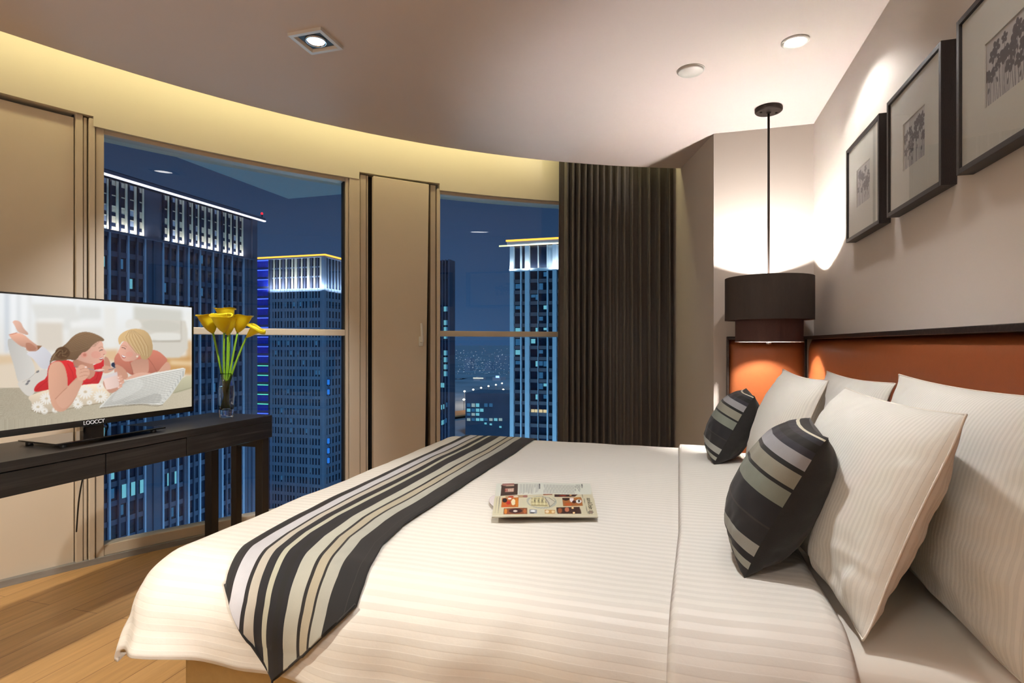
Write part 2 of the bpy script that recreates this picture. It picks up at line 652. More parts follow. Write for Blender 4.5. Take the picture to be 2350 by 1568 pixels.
tag(MB().box(XW, XW + 0.15, -2.4, YB + 0.3, 0, 2.86).build('wall_right', M_wall), kind=ST)
tag(MB().box(0.215, XW, YB, YB + 0.15, 0, 2.86).build('wall_far', M_wall), kind=ST)
dx, dy = -0.23, 0.78
o = MB().prism([(0.215, YB), (0.215 + dx * 1.75, YB + dy * 1.75), (0.36 + dx * 1.75, YB + dy * 1.75 + 0.06), (0.36, YB + 0.1)], 0, 2.86).build('wall_splayed', M_wall)
recalc(o)
tag(o, kind=ST)
tag(MB().box(-4.2, 1.1, -2.4, -2.25, 0, 2.86).build('wall_near', M_wall), kind=ST)

# curved bulkhead above the windows
b = MB()
b.arc(106, 131.45, 5.10, 5.34, 2.285, 2.86)
b.arc(131.45, 138.05, 5.10, 5.34, 2.335, 2.86)
b.arc(138.05, 154.6, 5.10, 5.34, 2.285, 2.86)
b.arc(154.6, 207, 5.10, 5.34, 2.335, 2.86)
tag(b.build('wall_window_head', M_bulk), kind=ST)

# floor kerb that carries the glazing
tag(MB().arc(106, 207, 5.10, 5.36, 0.0, 0.030).build('trim_1', M_kerb), kind=ST)

# blank panel wall at the left end, behind the television
w = empty('wall_left', kind=ST)
MB().arc(155.45, 207, 5.135, 5.30, 0.018, 2.315).build('wall_panel', M_panel, w)
MB().arc(155.05, 155.4, 5.115, 5.30, 0.0, 2.335).build('trim_strip', M_frame, w, bevel=0.004)
MB().arc(155.40, 155.46, 5.15, 5.30, 0.0, 2.335).build('shadow_gap', M_darkal, w)

# window frames
def window(name, t0, t1, left_w, right_w, side=0.0):
    """t0 > t1, angles of the opening between the frame members"""
    r = empty(name, kind=ST)
    MB().arc(t1, t0, 5.12, 5.20, 0.030, 0.086).build('bottom_rail', M_frame, r, bevel=0.003)
    MB().arc(t1, t0, 5.125, 5.195, 1.207, 1.249).build('transom', M_frame, r, bevel=0.004)
    MB().arc(t1, t0, 5.125, 5.20, 2.262, 2.285).build('top_rail', M_frame, r, bevel=0.003)
    MB().arc(t0, t0 + left_w, 5.115, 5.22, 0.0, 2.285).build('left_jamb', M_frame, r, bevel=0.003)
    MB().arc(t1 - right_w, t1, 5.115, 5.22, 0.0, 2.285).build('right_jamb', M_frame, r, bevel=0.003)
    for z0, z1, nm in ((0.086, 1.207, 'lower_pane'), (1.249, 2.262, 'upper_pane')):
        n = max(4, int((t0 - t1) / 1.2))
        V = [tuple(cp(t1 + (t0 - t1) * i / n, RG, z)) for z in (z0, z1) for i in range(n + 1)]
        mk(nm, V, grid_faces(n + 1, 2), M_glass, r, smooth=True)
    MB().arc(t1, t1 + 0.10, 5.135, 5.19, 0.086, 2.262).build('gasket', M_darkal, r)
    return r


window('window_1', 154.05, 139.05, 0.40, 0.22)
window('window_2', 131.35, 112.0, 0.10, 0.3)

# mullions beside window 1
MB().arc(154.50, 154.80, 5.105, 5.30, 0.0, 2.325).build('trim_2', M_frame, bevel=0.004)
MB().arc(154.86, 155.02, 5.12, 5.30, 0.0, 2.325).build('trim_3', M_frame, bevel=0.003)
MB().arc(137.98, 138.80, 5.105, 5.30, 0.0, 2.290).build('trim_4', M_frame, bevel=0.004)
MB().arc(137.45, 137.92, 5.12, 5.30, 0.0, 2.325).build('trim_5', M_frame, bevel=0.003)
MB().arc(137.28, 137.40, 5.125, 5.30, 0.0, 2.325).build('trim_6', M_frame, bevel=0.002)
MB().arc(131.40, 131.62, 5.115, 5.30, 0.0, 2.30).build('trim_7', M_frame, bevel=0.003)
MB().arc(131.70, 132.15, 5.13, 5.30, 0.0, 2.325).build('trim_8', M_frame, bevel=0.003)
MB().arc(106, 111.9, 5.12, 5.30, 0.0, 2.30).build('trim_9', M_panel)
for i in range(2, 10):
    tag(bpy.data.objects['trim_%d' % i], kind=ST)

# opening vent panel between the windows, slightly ajar
d = empty('door_1', cp(132.3, 5.10), kind=ST)
hinge = cp(132.25, 5.10)
free = cp(136.98, 5.085)
ax = (free - hinge)
L = ax.length
ax.normalize()
nrm = Vector((-ax.y, ax.x, 0))
if nrm.dot(Vector((CX, 0, 0)) - hinge) < 0:
    nrm = -nrm
def leaf_box(a0, a1, t0, t1, z0, z1, taper=0.0):
    # taper narrows the leaf towards the floor at its hinge edge
    P = [hinge + ax * (a0 + taper) + nrm * t0, hinge + ax * a1 + nrm * t0, hinge + ax * a1 + nrm * t1, hinge + ax * (a0 + taper) + nrm * t1]
    Q = [hinge + ax * a0 + nrm * t0, hinge + ax * a1 + nrm * t0, hinge + ax * a1 + nrm * t1, hinge + ax * a0 + nrm * t1]
    V = [(p.x - hinge.x, p.y - hinge.y, z0) for p in P] + [(p.x - hinge.x, p.y - hinge.y, z1) for p in Q]
    return MB().add(V, [(3, 2, 1, 0), (4, 5, 6, 7), (0, 1, 5, 4), (1, 2, 6, 5), (2, 3, 7, 6), (3, 0, 4, 7)])
d.location = (hinge.x, hinge.y, 0)
o = leaf_box(0.01, L, -0.045, 0.0, 0.012, 2.318, 0.035).build('door_leaf', M_panel, d, bevel=0.004)
leaf = o
recalc(o)
o = MB().arc(132.16, 137.26, 5.19, 5.30, 0.0, 2.335).build('reveal_back', M_darkal, d)
o.location = -d.location
# slim white lever handle with its backplate
hc = (hinge + ax * 0.075 + nrm * 0.001) - Vector((hinge.x, hinge.y, 0))
hz = 1.17
h = MB()
def hb(a0, a1, n0, n1, z0, z1):
    V = [hc + ax * a + nrm * n + Vector((0, 0, z)) for z in (z0, z1) for a, n in ((a0, n0), (a1, n0), (a1, n1), (a0, n1))]
    h.add(V, [(3, 2, 1, 0), (4, 5, 6, 7), (0, 1, 5, 4), (1, 2, 6, 5), (2, 3, 7, 6), (3, 0, 4, 7)])
hb(-0.016, 0.016, 0.0, 0.010, hz - 0.035, hz + 0.035)
h.tube([hc + nrm * 0.008 + Vector((0, 0, hz)), hc + nrm * 0.035 + Vector((0, 0, hz)), hc + nrm * 0.040 + ax * 0.004 + Vector((0, 0, hz + 0.03)), hc + nrm * 0.036 + ax * 0.010 + Vector((0, 0, hz + 0.13))], [0.010, 0.011, 0.010, 0.008])
o = h.build('door_handle', M_white, leaf, bevel=0.002, smooth=True)

# ---------------------------------------------------------------- things on the ceiling
def square_light(loc, rz):
    r = empty('recessed_downlight', (loc[0], loc[1], ZC), label='square recessed spotlight with a white stepped frame set in the ceiling near the curved edge', cat='ceiling light')
    r.rotation_euler.z = rz
    a, b_, c_ = 0.083, 0.066, 0.052
    V, F = [], []
    rings = [(a, 0.0), (a, -0.006), (b_, -0.006), (c_, 0.026)]
    for s, z in rings:
        V += [(-s, -s, z), (s, -s, z), (s, s, z), (-s, s, z)]
    for i in range(3):
        for k in range(4):
            F.append((i * 4 + k, i * 4 + (k + 1) % 4, (i + 1) * 4 + (k + 1) % 4, (i + 1) * 4 + k))
    # the well sits below the ceiling skin, so lower everything by its depth
    V = [(x, y, z - 0.030) for x, y, z in V[4:]]
    V = [(-a, -a, 0), (a, -a, 0), (a, a, 0), (-a, a, 0)] + [(x, y, z + 0.022) for x, y, z in V]
    V = [(x, y, min(z, 0.0)) for x, y, z in V]
    recalc(mk('light_frame', V, F, M_white, r))
    o = MB().box(-c_ - 0.01, c_ + 0.01, -c_ - 0.01, c_ + 0.01, -0.0042, -0.001).build('dark_well', M_tvback, r)
    m = MB().lathe([(0.046, -0.0042), (0.046, -0.010), (0.040, -0.011), (0.037, -0.006)], 0, 0, 28)
    m.build('reflector_ring', M_chrome, r, smooth=True)
    MB().lathe([(0.0, -0.0075), (0.025, -0.0078), (0.037, -0.0062)], 0, 0, 28).build('lamp_lens', M_lamp, r)
    return r


square_light((-1.53, 2.13), 0.0)
light('square_downlight_beam', 'SPOT', (-1.53, 2.13, ZC - 0.02), 135, COOL, (-2.42, 2.50, 1.2), spot_size=1.15, spot_blend=0.7, shadow_soft_size=0.035)

r = empty('round_downlight', (0.495, 2.74, ZC), label='small round glowing downlight in the ceiling near the bed wall', cat='ceiling light')
MB().lathe([(0.058, 0.0), (0.058, -0.005), (0.050, -0.009), (0.044, -0.005), (0.040, -0.001)], 0, 0, 36).build('light_rim', M_white, r, smooth=True)
MB().lathe([(0.0, -0.004), (0.030, -0.004), (0.042, -0.0025)], 0, 0, 28).build('lamp_lens', M_lamp, r)
light('round_downlight_beam', 'SPOT', (0.495, 2.74, ZC - 0.02), 15, COOL, (0.495, 2.74, 0), spot_size=2.35, spot_blend=0.35, shadow_soft_size=0.03)
# its twin further along the headboard wall, above the picture
light('near_wall_downlight_beam', 'SPOT', (0.45, 1.35, ZC - 0.02), 8, COOL, (0.45, 1.35, 0), spot_size=2.3, spot_blend=0.5, shadow_soft_size=0.03)

r = empty('ceiling_disc', (0.057, 2.885, ZC), label='flat white round blank cover on the ceiling beside the small round downlight', cat='ceiling cover')
MB().lathe([(0.062, 0.0), (0.062, -0.008), (0.056, -0.013), (0.0, -0.016)], 0, 0, 40).build('cover', M_white, r, smooth=True)
MB().lathe([(0.066, 0.0), (0.066, -0.003), (0.060, -0.003)], 0, 0, 40).build('base_ring', M_white, r)

# ---------------------------------------------------------------- pendant lamp
PX, PY = 0.49, 3.47
r = empty('pendant_lamp', (PX, PY, ZC), label='dark two-tier drum pendant lamp on a thin rod above the bedside corner', cat='pendant lamp')
z0 = -ZC
_cn = MB().lathe([(0.0, 0.0), (0.070, 0.0), (0.073, -0.006), (0.073, -0.020), (0.067, -0.026), (0.012, -0.028), (0.010, -0.034), (0.0, -0.034)], 0, 0, 40)
canopy = _cn.build('canopy', M_bronze, r, smooth=False, bevel=0.001)
s = MB()
for k in (0.35, PI + 0.35):
    s2 = MB().lathe([(0.0, -0.033), (0.006, -0.033), (0.007, -0.026)], 0.045 * math.cos(k), 0.045 * math.sin(k), 12)
    s2.build('canopy_screw', M_blackwood, canopy)
MB().tube([(0, 0, -0.028), (0, 0, 1.33 + z0)], 0.0062, 14).build('rod', M_bronze, r, smooth=True)
def drum(ro, za, zb, t=0.003):
    return MB().lathe([(ro - t, za + z0), (ro, za + z0), (ro, zb + z0), (ro - t, zb + z0), (ro - t, za + z0)], 0, 0, 72)
def drum2(name, ro, za, zb, mo, parent):
    n = 96
    prof = [(ro, za), (ro, zb), (ro - 0.003, zb), (ro - 0.003, za), (ro, za)]
    V = [(q * math.cos(2 * PI * k / n), q * math.sin(2 * PI * k / n), z + z0) for q, z in prof[:-1] for k in range(n)]
    F, fm = [], []
    for i in range(4):
        j = (i + 1) % 4
        for k in range(n):
            F.append((i * n + k, i * n + (k + 1) % n, j * n + (k + 1) % n, j * n + k))
            fm.append(1 if i in (1, 2) else 0)
    o = mk(name, V, F, None, parent, mats=[mo, M_inner], fm=fm)
    return recalc(o)
drum2('outer_shade', 0.2325, 1.285, 1.525, M_shade, r)
inner = drum2('inner_shade', 0.1765, 1.165, 1.400, M_shade2, r)
# flat ring that joins the two drums
n = 96
V = [(q * math.cos(2 * PI * k / n), q * math.sin(2 * PI * k / n), 1.2875 + z0) for q in (0.1765, 0.230) for k in range(n)]
mk('joining_ring', V, [(k, (k + 1) % n, n + (k + 1) % n, n + k) for k in range(n)], M_shade2, r, solid=0.002)
MB().lathe([(0.1765, 1.165 + z0), (0.1785, 1.165 + z0), (0.1785, 1.1615 + z0), (0.172, 1.1615 + z0), (0.172, 1.165 + z0)], 0, 0, 72).build('white_rim', M_white, inner)
MB().lathe([(0.0, 1.162 + z0), (0.012, 1.162 + z0), (0.014, 1.158 + z0), (0.014, 1.150 + z0), (0.0, 1.148 + z0)], 0, 0, 20).build('finial', M_chrome, inner, smooth=True)
m = MB()
for k in range(3):
    a = k * 2 * PI / 3 + 0.3
    m.tube([(0, 0, 1.166 + z0), (0.174 * math.cos(a), 0.174 * math.sin(a), 1.166 + z0)], 0.0022, 6)
m.tube([(0, 0, 1.33 + z0), (0, 0, 1.16 + z0)], 0.004, 8)
m.build('spider', M_chrome, r)
for k in range(3):
    a = k * 2 * PI / 3 + 0.8
    bx, by = 0.055 * math.cos(a), 0.055 * math.sin(a)
    MB().lathe([(0.0, 1.395 + z0), (0.016, 1.39 + z0), (0.026, 1.365 + z0), (0.024, 1.345 + z0), (0.013, 1.325 + z0), (0.013, 1.30 + z0), (0.0, 1.30 + z0)], bx, by, 16).build('bulb', M_bulb, r, smooth=True)
light('pendant_glow', 'POINT', (PX, PY, 1.37), 74, (1.0, 0.93, 0.87), shadow_soft_size=0.028)

# ---------------------------------------------------------------- headboard (wraps the corner)
r = empty('headboard', (XW, YB, 0), label='orange leather headboard with dark wood edging that wraps the corner behind the bed', cat='headboard')
r.location = (0, 0, 0)
XH, YH = 0.734, 3.745
# long panel with a soft padded edge
def padded(name, V0, au, av, nn, lu, lv, t, parent):
    """cushioned panel: origin, two axes, normal, sizes, thickness"""
    nu, nv = 60, 26
    V = []
    for j in range(nv):
        for i in range(nu):
            u, v = i / (nu - 1), j / (nv - 1)
            du = min(u, 1 - u) * lu
            dv = min(v, 1 - v) * lv
            k = (1 - math.exp(-du / 0.02)) * (1 - math.exp(-dv / 0.02))
            V.append(Vector(V0) + Vector(au) * (u * lu) + Vector(av) * (v * lv) + Vector(nn) * (t * (0.35 + 0.65 * k)))
    F = grid_faces(nu, nv)
    k = len(V)
    # side skirt down to the wall
    edge = [i for i in range(nu)] + [j * nu + nu - 1 for j in range(1, nv)] + [(nv - 1) * nu + i for i in range(nu - 2, -1, -1)] + [j * nu for j in range(nv - 2, 0, -1)]
    for e in edge:
        V.append(V[e] - Vector(nn) * (Vector(V[e]) - Vector(V0)).dot(Vector(nn)))
    m_ = len(edge)
    for q in range(m_):
        F.append((edge[q], edge[(q + 1) % m_], k + (q + 1) % m_, k + q))
    return recalc(mk(name, V, F, M_leather, parent, smooth=True))
padded('side_panel', (XW, -0.30, 0.30), (0, 1, 0), (0, 0, 1), (-1, 0, 0), YH + 0.30, 0.878, XW - XH, r)
padded('end_panel', (0.302, YB, 0.30), (1, 0, 0), (0, 0, 1), (0, -1, 0), XH - 0.302, 0.878, YB - YH, r)
t_ = MB().box(XH - 0.012, XW, -0.30, YH, 1.178, 1.197)
t_.build('top_rail', M_trim, r, bevel=0.002)
MB().box(0.289, XW, YH - 0.010, YB, 1.178, 1.197).build('end_top_rail', M_trim, r, bevel=0.002)
MB().box(0.289, 0.302, YH - 0.010, YB, 0.0, 1.178).build('end_post', M_trim, r, bevel=0.002)
MB().box(XH - 0.004, XH + 0.006, YH - 0.008, YH + 0.004, 0.3, 1.178).build('corner_seam', M_blackwood, r)

# ---------------------------------------------------------------- small painter for the flat pictures (TV screen, magazine print, framed art)
def smooth_poly(P, it=2):
    P = np.array(P, float)
    for _ in range(it):
        Q = np.roll(P, -1, axis=0)
        P = np.stack([P * 0.75 + Q * 0.25, P * 0.25 + Q * 0.75], 1).reshape(-1, 2)
    return P


class Paint:
    """a little raster; coordinates are divided by k"""
    def __init__(s, w, h, k, col):
        s.k, s.w, s.h = k, int(w / k), int(h / k)
        s.a = np.zeros((s.h, s.w, 3)) + np.array(col, float)
        s.yy, s.xx = np.mgrid[0:s.h, 0:s.w]
        s.X, s.Y = s.xx + 0.5, s.yy + 0.5

    def mask(s, P):
        P = np.array(P, float) / s.k
        x0, y0 = np.floor(P.min(0)).astype(int) - 1
        x1, y1 = np.ceil(P.max(0)).astype(int) + 2
        x0, y0, x1, y1 = max(x0, 0), max(y0, 0), min(x1, s.w), min(y1, s.h)
        if x1 <= x0 or y1 <= y0:
            return None
        acc = np.zeros((y1 - y0, x1 - x0))
        for ox, oy in ((0.25, 0.25), (0.75, 0.25), (0.25, 0.75), (0.75, 0.75)):
            X, Y = s.xx[y0:y1, x0:x1] + ox, s.yy[y0:y1, x0:x1] + oy
            ins = np.zeros(X.shape, bool)
            Q = np.roll(P, -1, axis=0)
            for (ax, ay), (bx, by) in zip(P, Q):
                if ay == by:
                    continue
                c = ((ay > Y) != (by > Y)) & (X < (bx - ax) * (Y - ay) / (by - ay) + ax)
                ins ^= c
            acc += ins
        return (slice(y0, y1), slice(x0, x1)), acc / 4

    def poly(s, P, col, op=1.0, smooth=0, grad=None):
        """grad = (dx, dy, amount): lightens along a direction, for rounded forms in the pictured photograph"""
        if smooth:
            P = smooth_poly(P, smooth)
        r = s.mask(P)
        if r is None:
            return
        sl, m = r
        m = (m * op)[..., None]
        c = np.array(col, float)
        if grad:
            X, Y = s.X[sl] * s.k, s.Y[sl] * s.k
            P = np.array(P, float)
            t = (X * grad[0] + Y * grad[1])
            q = P[:, 0] * grad[0] + P[:, 1] * grad[1]
            t = (t - q.min()) / (q.max() - q.min() + 1e-6)
            c = c * (1 + grad[2] * (t - 0.5))[..., None]
        s.a[sl] = s.a[sl] * (1 - m) + c * m

    def ell(s, cx, cy, rx, ry, col, op=1.0, rot=0):
        t = np.linspace(0, 2 * PI, 24, endpoint=False)
        x, y = rx * np.cos(t), ry * np.sin(t)
        c, d = math.cos(rot), math.sin(rot)
        s.poly(np.stack([cx + x * c - y * d, cy + x * d + y * c], 1), col, op)

    def line(s, P, w, col, op=1.0, w1=None):
        P = np.array(P, float)
        n = len(P)
        L_, R_ = [], []
        for i in range(n):
            t = P[min(i + 1, n - 1)] - P[max(i - 1, 0)]
            t = t / (np.hypot(*t) + 1e-9)
            ww = w if w1 is None else w + (w1 - w) * i / (n - 1)
            o = np.array([-t[1], t[0]]) * ww / 2
            L_.append(P[i] + o)
            R_.append(P[i] - o)
        s.poly(L_ + R_[::-1], col, op)

    def blur(s, r, sl=(slice(None), slice(None))):
        a = s.a[sl]
        for ax in (0, 1):
            for _ in range(2):
                p = [(0, 0)] * 3
                p[ax] = (r, r)
                b_ = np.cumsum(np.pad(a, p, mode='edge'), axis=ax)
                b_ = np.concatenate([np.zeros_like(np.take(b_, [0], axis=ax)), b_], axis=ax)
                n_ = a.shape[ax]
                a = (np.take(b_, range(2 * r + 1, 2 * r + 1 + n_), axis=ax) - np.take(b_, range(0, n_), axis=ax)) / (2 * r + 1)
        s.a[sl] = a

    def sample(s, x, y):
        """bilinear lookup in full coordinates"""
        x = np.clip(np.asarray(x) / s.k - 0.5, 0, s.w - 1.001)
        y = np.clip(np.asarray(y) / s.k - 0.5, 0, s.h - 1.001)
        i, j = x.astype(int), y.astype(int)
        fx, fy = (x - i)[..., None], (y - j)[..., None]
        a = s.a
        return (a[j, i] * (1 - fx) + a[j, i + 1] * fx) * (1 - fy) + (a[j + 1, i] * (1 - fx) + a[j + 1, i + 1] * fx) * fy


def to_lin(a):
    a = np.clip(a / 255.0, 0, 1)
    return np.where(a <= 0.04045, a / 12.92, ((a + 0.055) / 1.055) ** 2.4)


def printed(o, rgb):
    at = o.data.color_attributes.new('print', 'FLOAT_COLOR', 'POINT')
    c = np.ones((len(rgb), 4), dtype=np.float32)
    c[:, :3] = to_lin(rgb)
    at.data.foreach_set('color', c.ravel())
    return o


def homography(src, dst):
    A, B = [], []
    for (x, y), (u, v) in zip(src, dst):
        A.append([x, y, 1, 0, 0, 0, -u * x, -u * y])
        A.append([0, 0, 0, x, y, 1, -v * x, -v * y])
        B += [u, v]
    h_ = np.linalg.lstsq(np.array(A, float), np.array(B, float), rcond=None)[0]
    return np.append(h_, 1).reshape(3, 3)


def apply_h(H, x, y):
    x, y = np.asarray(x, float), np.asarray(y, float)
    w_ = H[2, 0] * x + H[2, 1] * y + 1
    return (H[0, 0] * x + H[0, 1] * y + H[0, 2]) / w_, (H[1, 0] * x + H[1, 1] * y + H[1, 2]) / w_


def grid_uv(nu, nv):
    j, i = np.mgrid[0:nv, 0:nu]
    return i.ravel() / (nu - 1), j.ravel() / (nv - 1)


# ---------------------------------------------------------------- the picture on the television
def tv_picture():
    p = Paint(2352, 1568, 4, (232, 232, 228))
    # soft background room
    Y = p.Y[..., None] * 4
    top = np.array((240, 243, 244.))
    mid = np.array((226, 216, 200.))
    t = np.clip((Y - 300) / 900, 0, 1)
    p.a[:] = top * (1 - t) + mid * t
    for x, w_, c in ((30, 60, (205, 212, 220)), (120, 40, (245, 247, 250)), (190, 30, (214, 217, 220)), (250, 40, (246, 247, 248)), (320, 40, (228, 228, 226))):
        p.poly([(x, 40), (x + w_, 40), (x + w_, 760), (x, 760)], c, 0.8)
    p.poly([(0, 790), (420, 780), (480, 1200), (0, 1210)], (222, 198, 165))
    p.poly([(0, 900), (450, 860), (520, 1200), (0, 1215)], (226, 214, 196), 0.8)
    p.poly([(360, 175), (900, 200), (960, 400), (800, 500), (420, 400)], (226, 226, 222))
    p.poly([(410, 400), (740, 400), (750, 750), (430, 740)], (222, 213, 200))
    p.poly([(430, 355), (760, 360), (760, 410), (430, 400)], (243, 242, 238))
    p.poly([(820, 470), (1230, 480), (1240, 620), (1000, 720), (820, 600)], (230, 228, 222))
    p.poly([(830, 400), (1210, 370), (1210, 420), (850, 480)], (242, 242, 240))
    p.poly([(940, 210), (1210, 230), (1210, 370), (940, 370)], (224, 225, 222))
    p.poly([(1240, 220), (1400, 230), (1390, 740), (1280, 720)], (236, 235, 230))
    p.poly([(1250, 740), (1420, 735), (1420, 900), (1250, 860)], (225, 190, 150))
    p.poly([(1610, 215), (2210, 275), (2215, 560), (1610, 480)], (212, 211, 202))
    p.poly([(2210, 280), (2330, 290), (2330, 640), (2260, 640), (2260, 400)], (238, 239, 236))
    p.poly([(2260, 640), (2330, 640), (2330, 870), (2260, 860)], (214, 178, 132))
    p.poly([(1900, 850), (2330, 830), (2330, 1060), (1900, 1010)], (205, 158, 100))
    p.poly([(2050, 880), (2330, 900), (2330, 940), (2060, 930)], (240, 215, 175))
    p.blur(5)
    # sofa
    p.poly([(1515, 385), (1700, 370), (2180, 400), (2270, 405), (2280, 850), (1850, 840), (1840, 560), (1515, 500)], (216, 211, 200), 1, 1)
    p.poly([(1515, 385), (1600, 372), (1690, 395), (1720, 500), (1515, 505)], (232, 230, 224), 1, 1)
    p.poly([(1700, 380), (2170, 410), (2180, 540), (1760, 530)], (208, 205, 194), 0.9, 1)
    p.poly([(1790, 540), (2180, 545), (2195, 600), (2180, 640), (1830, 640)], (230, 228, 220), 1, 1)
    p.poly([(1830, 640), (2190, 640), (2185, 655), (1830, 652)], (168, 160, 146))
    p.line([(2192, 400), (2195, 640)], 10, (180, 172, 160), 0.8)
    p.blur(2, (slice(80, 250), slice(370, 588)))
    # woven rug
    p.poly([(0, 1185), (560, 1190), (2352, 1170), (2352, 1568), (0, 1568)], (188, 178, 156), grad=(0.9, -0.2, 0.16))
    rs = np.random.RandomState(3)
    n_ = rs.rand(p.h, p.w, 1) * 16 - 8
    n_ += (((p.X // 3 + p.Y // 3) % 2) * 5 - 2.5)[..., None] * (p.X < 100)[..., None]
    m = (p.Y * 4 > 1190)[..., None]
    p.a += n_ * m
    # legs and feet
    p.poly([(60, 600), (120, 590), (240, 650), (330, 780), (390, 900), (410, 1000), (380, 1080), (230, 1130), (190, 1110), (150, 930), (90, 760)], (206, 204, 198), 1, 2, (1, 0, 0.10))
    p.poly([(290, 770), (400, 740), (500, 685), (560, 740), (620, 810), (600, 900), (560, 965), (480, 965), (400, 860), (330, 800)], (214, 214, 220), 1, 2, (1, 1, -0.08))
    p.poly([(180, 1120), (300, 1080), (380, 1060), (440, 980), (560, 960), (570, 1080), (400, 1240), (360, 1290), (300, 1285), (220, 1200)], (214, 209, 200), 1, 1)
    for x, y in ((435, 995), (325, 1110), (305, 1140)):
        p.ell(x, y, 22, 12, (95, 98, 105), 0.8, -0.5)
    p.line([(250, 1120), (330, 1080), (450, 975)], 4, (170, 165, 155))
    skin, skd, skl = (214, 163, 140), (176, 118, 96), (232, 188, 166)
    p.poly([(122, 385), (180, 370), (235, 400), (262, 470), (325, 530), (318, 558), (250, 535), (190, 515), (158, 440)], (222, 178, 158), 1, 2, (1, 1, -0.15))
    p.poly([(78, 548), (150, 520), (260, 535), (350, 620), (450, 690), (440, 740), (390, 755), (300, 745), (290, 700), (230, 690), (130, 610)], (216, 165, 142), 1, 2, (0, 1, -0.3))
    p.poly([(280, 650), (340, 640), (440, 720), (360, 750), (300, 720)], (170, 108, 84), 0.5, 2)
    p.line([(80, 548), (150, 535), (190, 520)], 8, (178, 95, 75), 0.6)
    p.poly([(430, 680), (490, 685), (440, 735)], (150, 105, 75))
    # red top, back
    red, redd = (212, 48, 54), (165, 28, 38)
    p.poly([(1110, 930), (1220, 880), (1248, 840), (1252, 960), (1200, 1130), (1150, 1170), (960, 1178), (900, 1170), (880, 1000)], red, 1, 1, (1, 1, -0.2))
    p.poly([(388, 1200), (440, 1130), (550, 1075), (560, 950), (600, 890), (690, 860), (860, 865), (900, 950), (960, 1170), (800, 1185), (560, 1215), (400, 1245)], red, 1, 1, (0, 1, -0.15))
    for q in (((420, 1220), (520, 1130), (560, 1100)), ((800, 900), (860, 1000), (880, 1100)), ((1130, 960), (1180, 1020), (1150, 1120)), ((980, 1130), (1080, 1140), (1170, 1080))):
        p.line(q, 7, redd, 0.6)
    p.poly([(1250, 810), (1310, 850), (1340, 950), (1300, 960), (1250, 940)], (196, 140, 118), 1, 1)
    p.poly([(1335, 900), (1400, 890), (1400, 960), (1340, 950)], (40, 52, 78), 1, 1)
    # neck and chest
    p.poly([(860, 850), (1110, 850), (1120, 940), (1150, 1040), (1050, 1110), (960, 1010), (880, 930)], (190, 136, 114), 1, 1, (1, 0, 0.15))
    # face
    p.poly([(1180, 610), (1235, 650), (1240, 720), (1262, 745), (1287, 778), (1278, 797), (1246, 800), (1252, 832), (1225, 870), (1215, 892), (1150, 912), (1050, 905), (900, 850), (930, 760), (1000, 690), (1080, 640)], (222, 172, 152), 1, 1, (1, -0.2, 0.10))
    p.ell(1150, 800, 60, 45, (226, 150, 134), 0.45)
    p.poly([(1185, 845), (1242, 826), (1232, 862), (1200, 868)], (165, 70, 68), 1, 1)
    p.poly([(1192, 846), (1238, 832), (1230, 848), (1200, 854)], (245, 240, 235), 1)
    p.line([(1192, 756), (1215, 742), (1234, 742)], 8, (60, 50, 50))
    p.line([(1180, 722), (1215, 704), (1236, 712)], 5, (150, 110, 85), 0.8)
    p.line([(1258, 795), (1240, 800)], 6, (150, 80, 70))
    # hair
    hair, hd, hl = (126, 99, 74), (84, 62, 46), (170, 146, 114)
    p.poly([(580, 900), (600, 820), (640, 770), (730, 705), (800, 650), (850, 590), (920, 540), (1010, 518), (1110, 535), (1200, 575), (1254, 615), (1245, 640), (1180, 632), (1110, 680), (1060, 740), (1000, 775), (950, 800), (920, 850), (880, 868), (820, 850), (760, 868), (660, 865), (610, 870), (590, 915)], hair, 1, 1, (0, 1, -0.35))
    for i in range(16):
        t = i / 15
        p.line([(760 + 60 * t, 700 + 60 * t), (900 + 40 * t, 590 + 150 * t), (1040 + 20 * t, 550 + 150 * t), (1230 - 90 * t, 612 + 90 * t)], 4, hl if i % 2 else hd, 0.45)
    p.ell(740, 775, 92, 76, (92, 68, 48))
    for i in range(8):
        a = i * 0.8
        p.line([(740 + 70 * math.cos(a), 775 + 55 * math.sin(a)), (740 + 30 * math.cos(a + 0.8), 775 + 30 * math.sin(a + 0.8)), (740, 775)], 7, hl if i % 2 else (58, 42, 30), 0.5)
    p.line([(700, 740), (640, 800), (590, 900)], 10, hl, 0.6)
    p.ell(1005, 800, 40, 34, (222, 156, 138))
    p.ell(1012, 800, 20, 18, (186, 110, 92), 0.7)
    # second woman
    sh = (199, 122, 102)
    p.poly([(1365, 870), (1400, 790), (1470, 745), (1600, 760), (1840, 745), (1920, 765), (2000, 835), (2035, 880), (1960, 960), (1900, 1025), (1600, 1060), (1520, 1010), (1500, 985), (1390, 935)], sh, 1, 1, (0, 1, -0.2))
    p.poly([(1380, 905), (1500, 965), (1555, 1070), (1500, 1115), (1440, 1060), (1385, 980)], (205, 152, 128), 1, 1)
    p.poly([(1905, 1020), (1960, 950), (2032, 878), (2078, 980), (2010, 1010)], (214, 164, 140), 1, 1)
    p.poly([(1565, 880), (1790, 840), (1800, 960), (1790, 1035), (1620, 1050), (1590, 980)], (204, 152, 130), 1, 1, (0, 1, 0.1))
    p.line([(1565, 890), (1600, 1000), (1590, 1060)], 7, (150, 85, 70), 0.7)
    p.line([(1790, 850), (1850, 930), (1900, 1020)], 7, (155, 88, 72), 0.7)
    p.poly([(1450, 690), (1440, 730), (1412, 775), (1440, 795), (1452, 830), (1480, 875), (1530, 888), (1640, 870), (1700, 800), (1700, 740), (1620, 640), (1500, 630)], (222, 168, 148), 1, 1, (1, 0.3, -0.15))
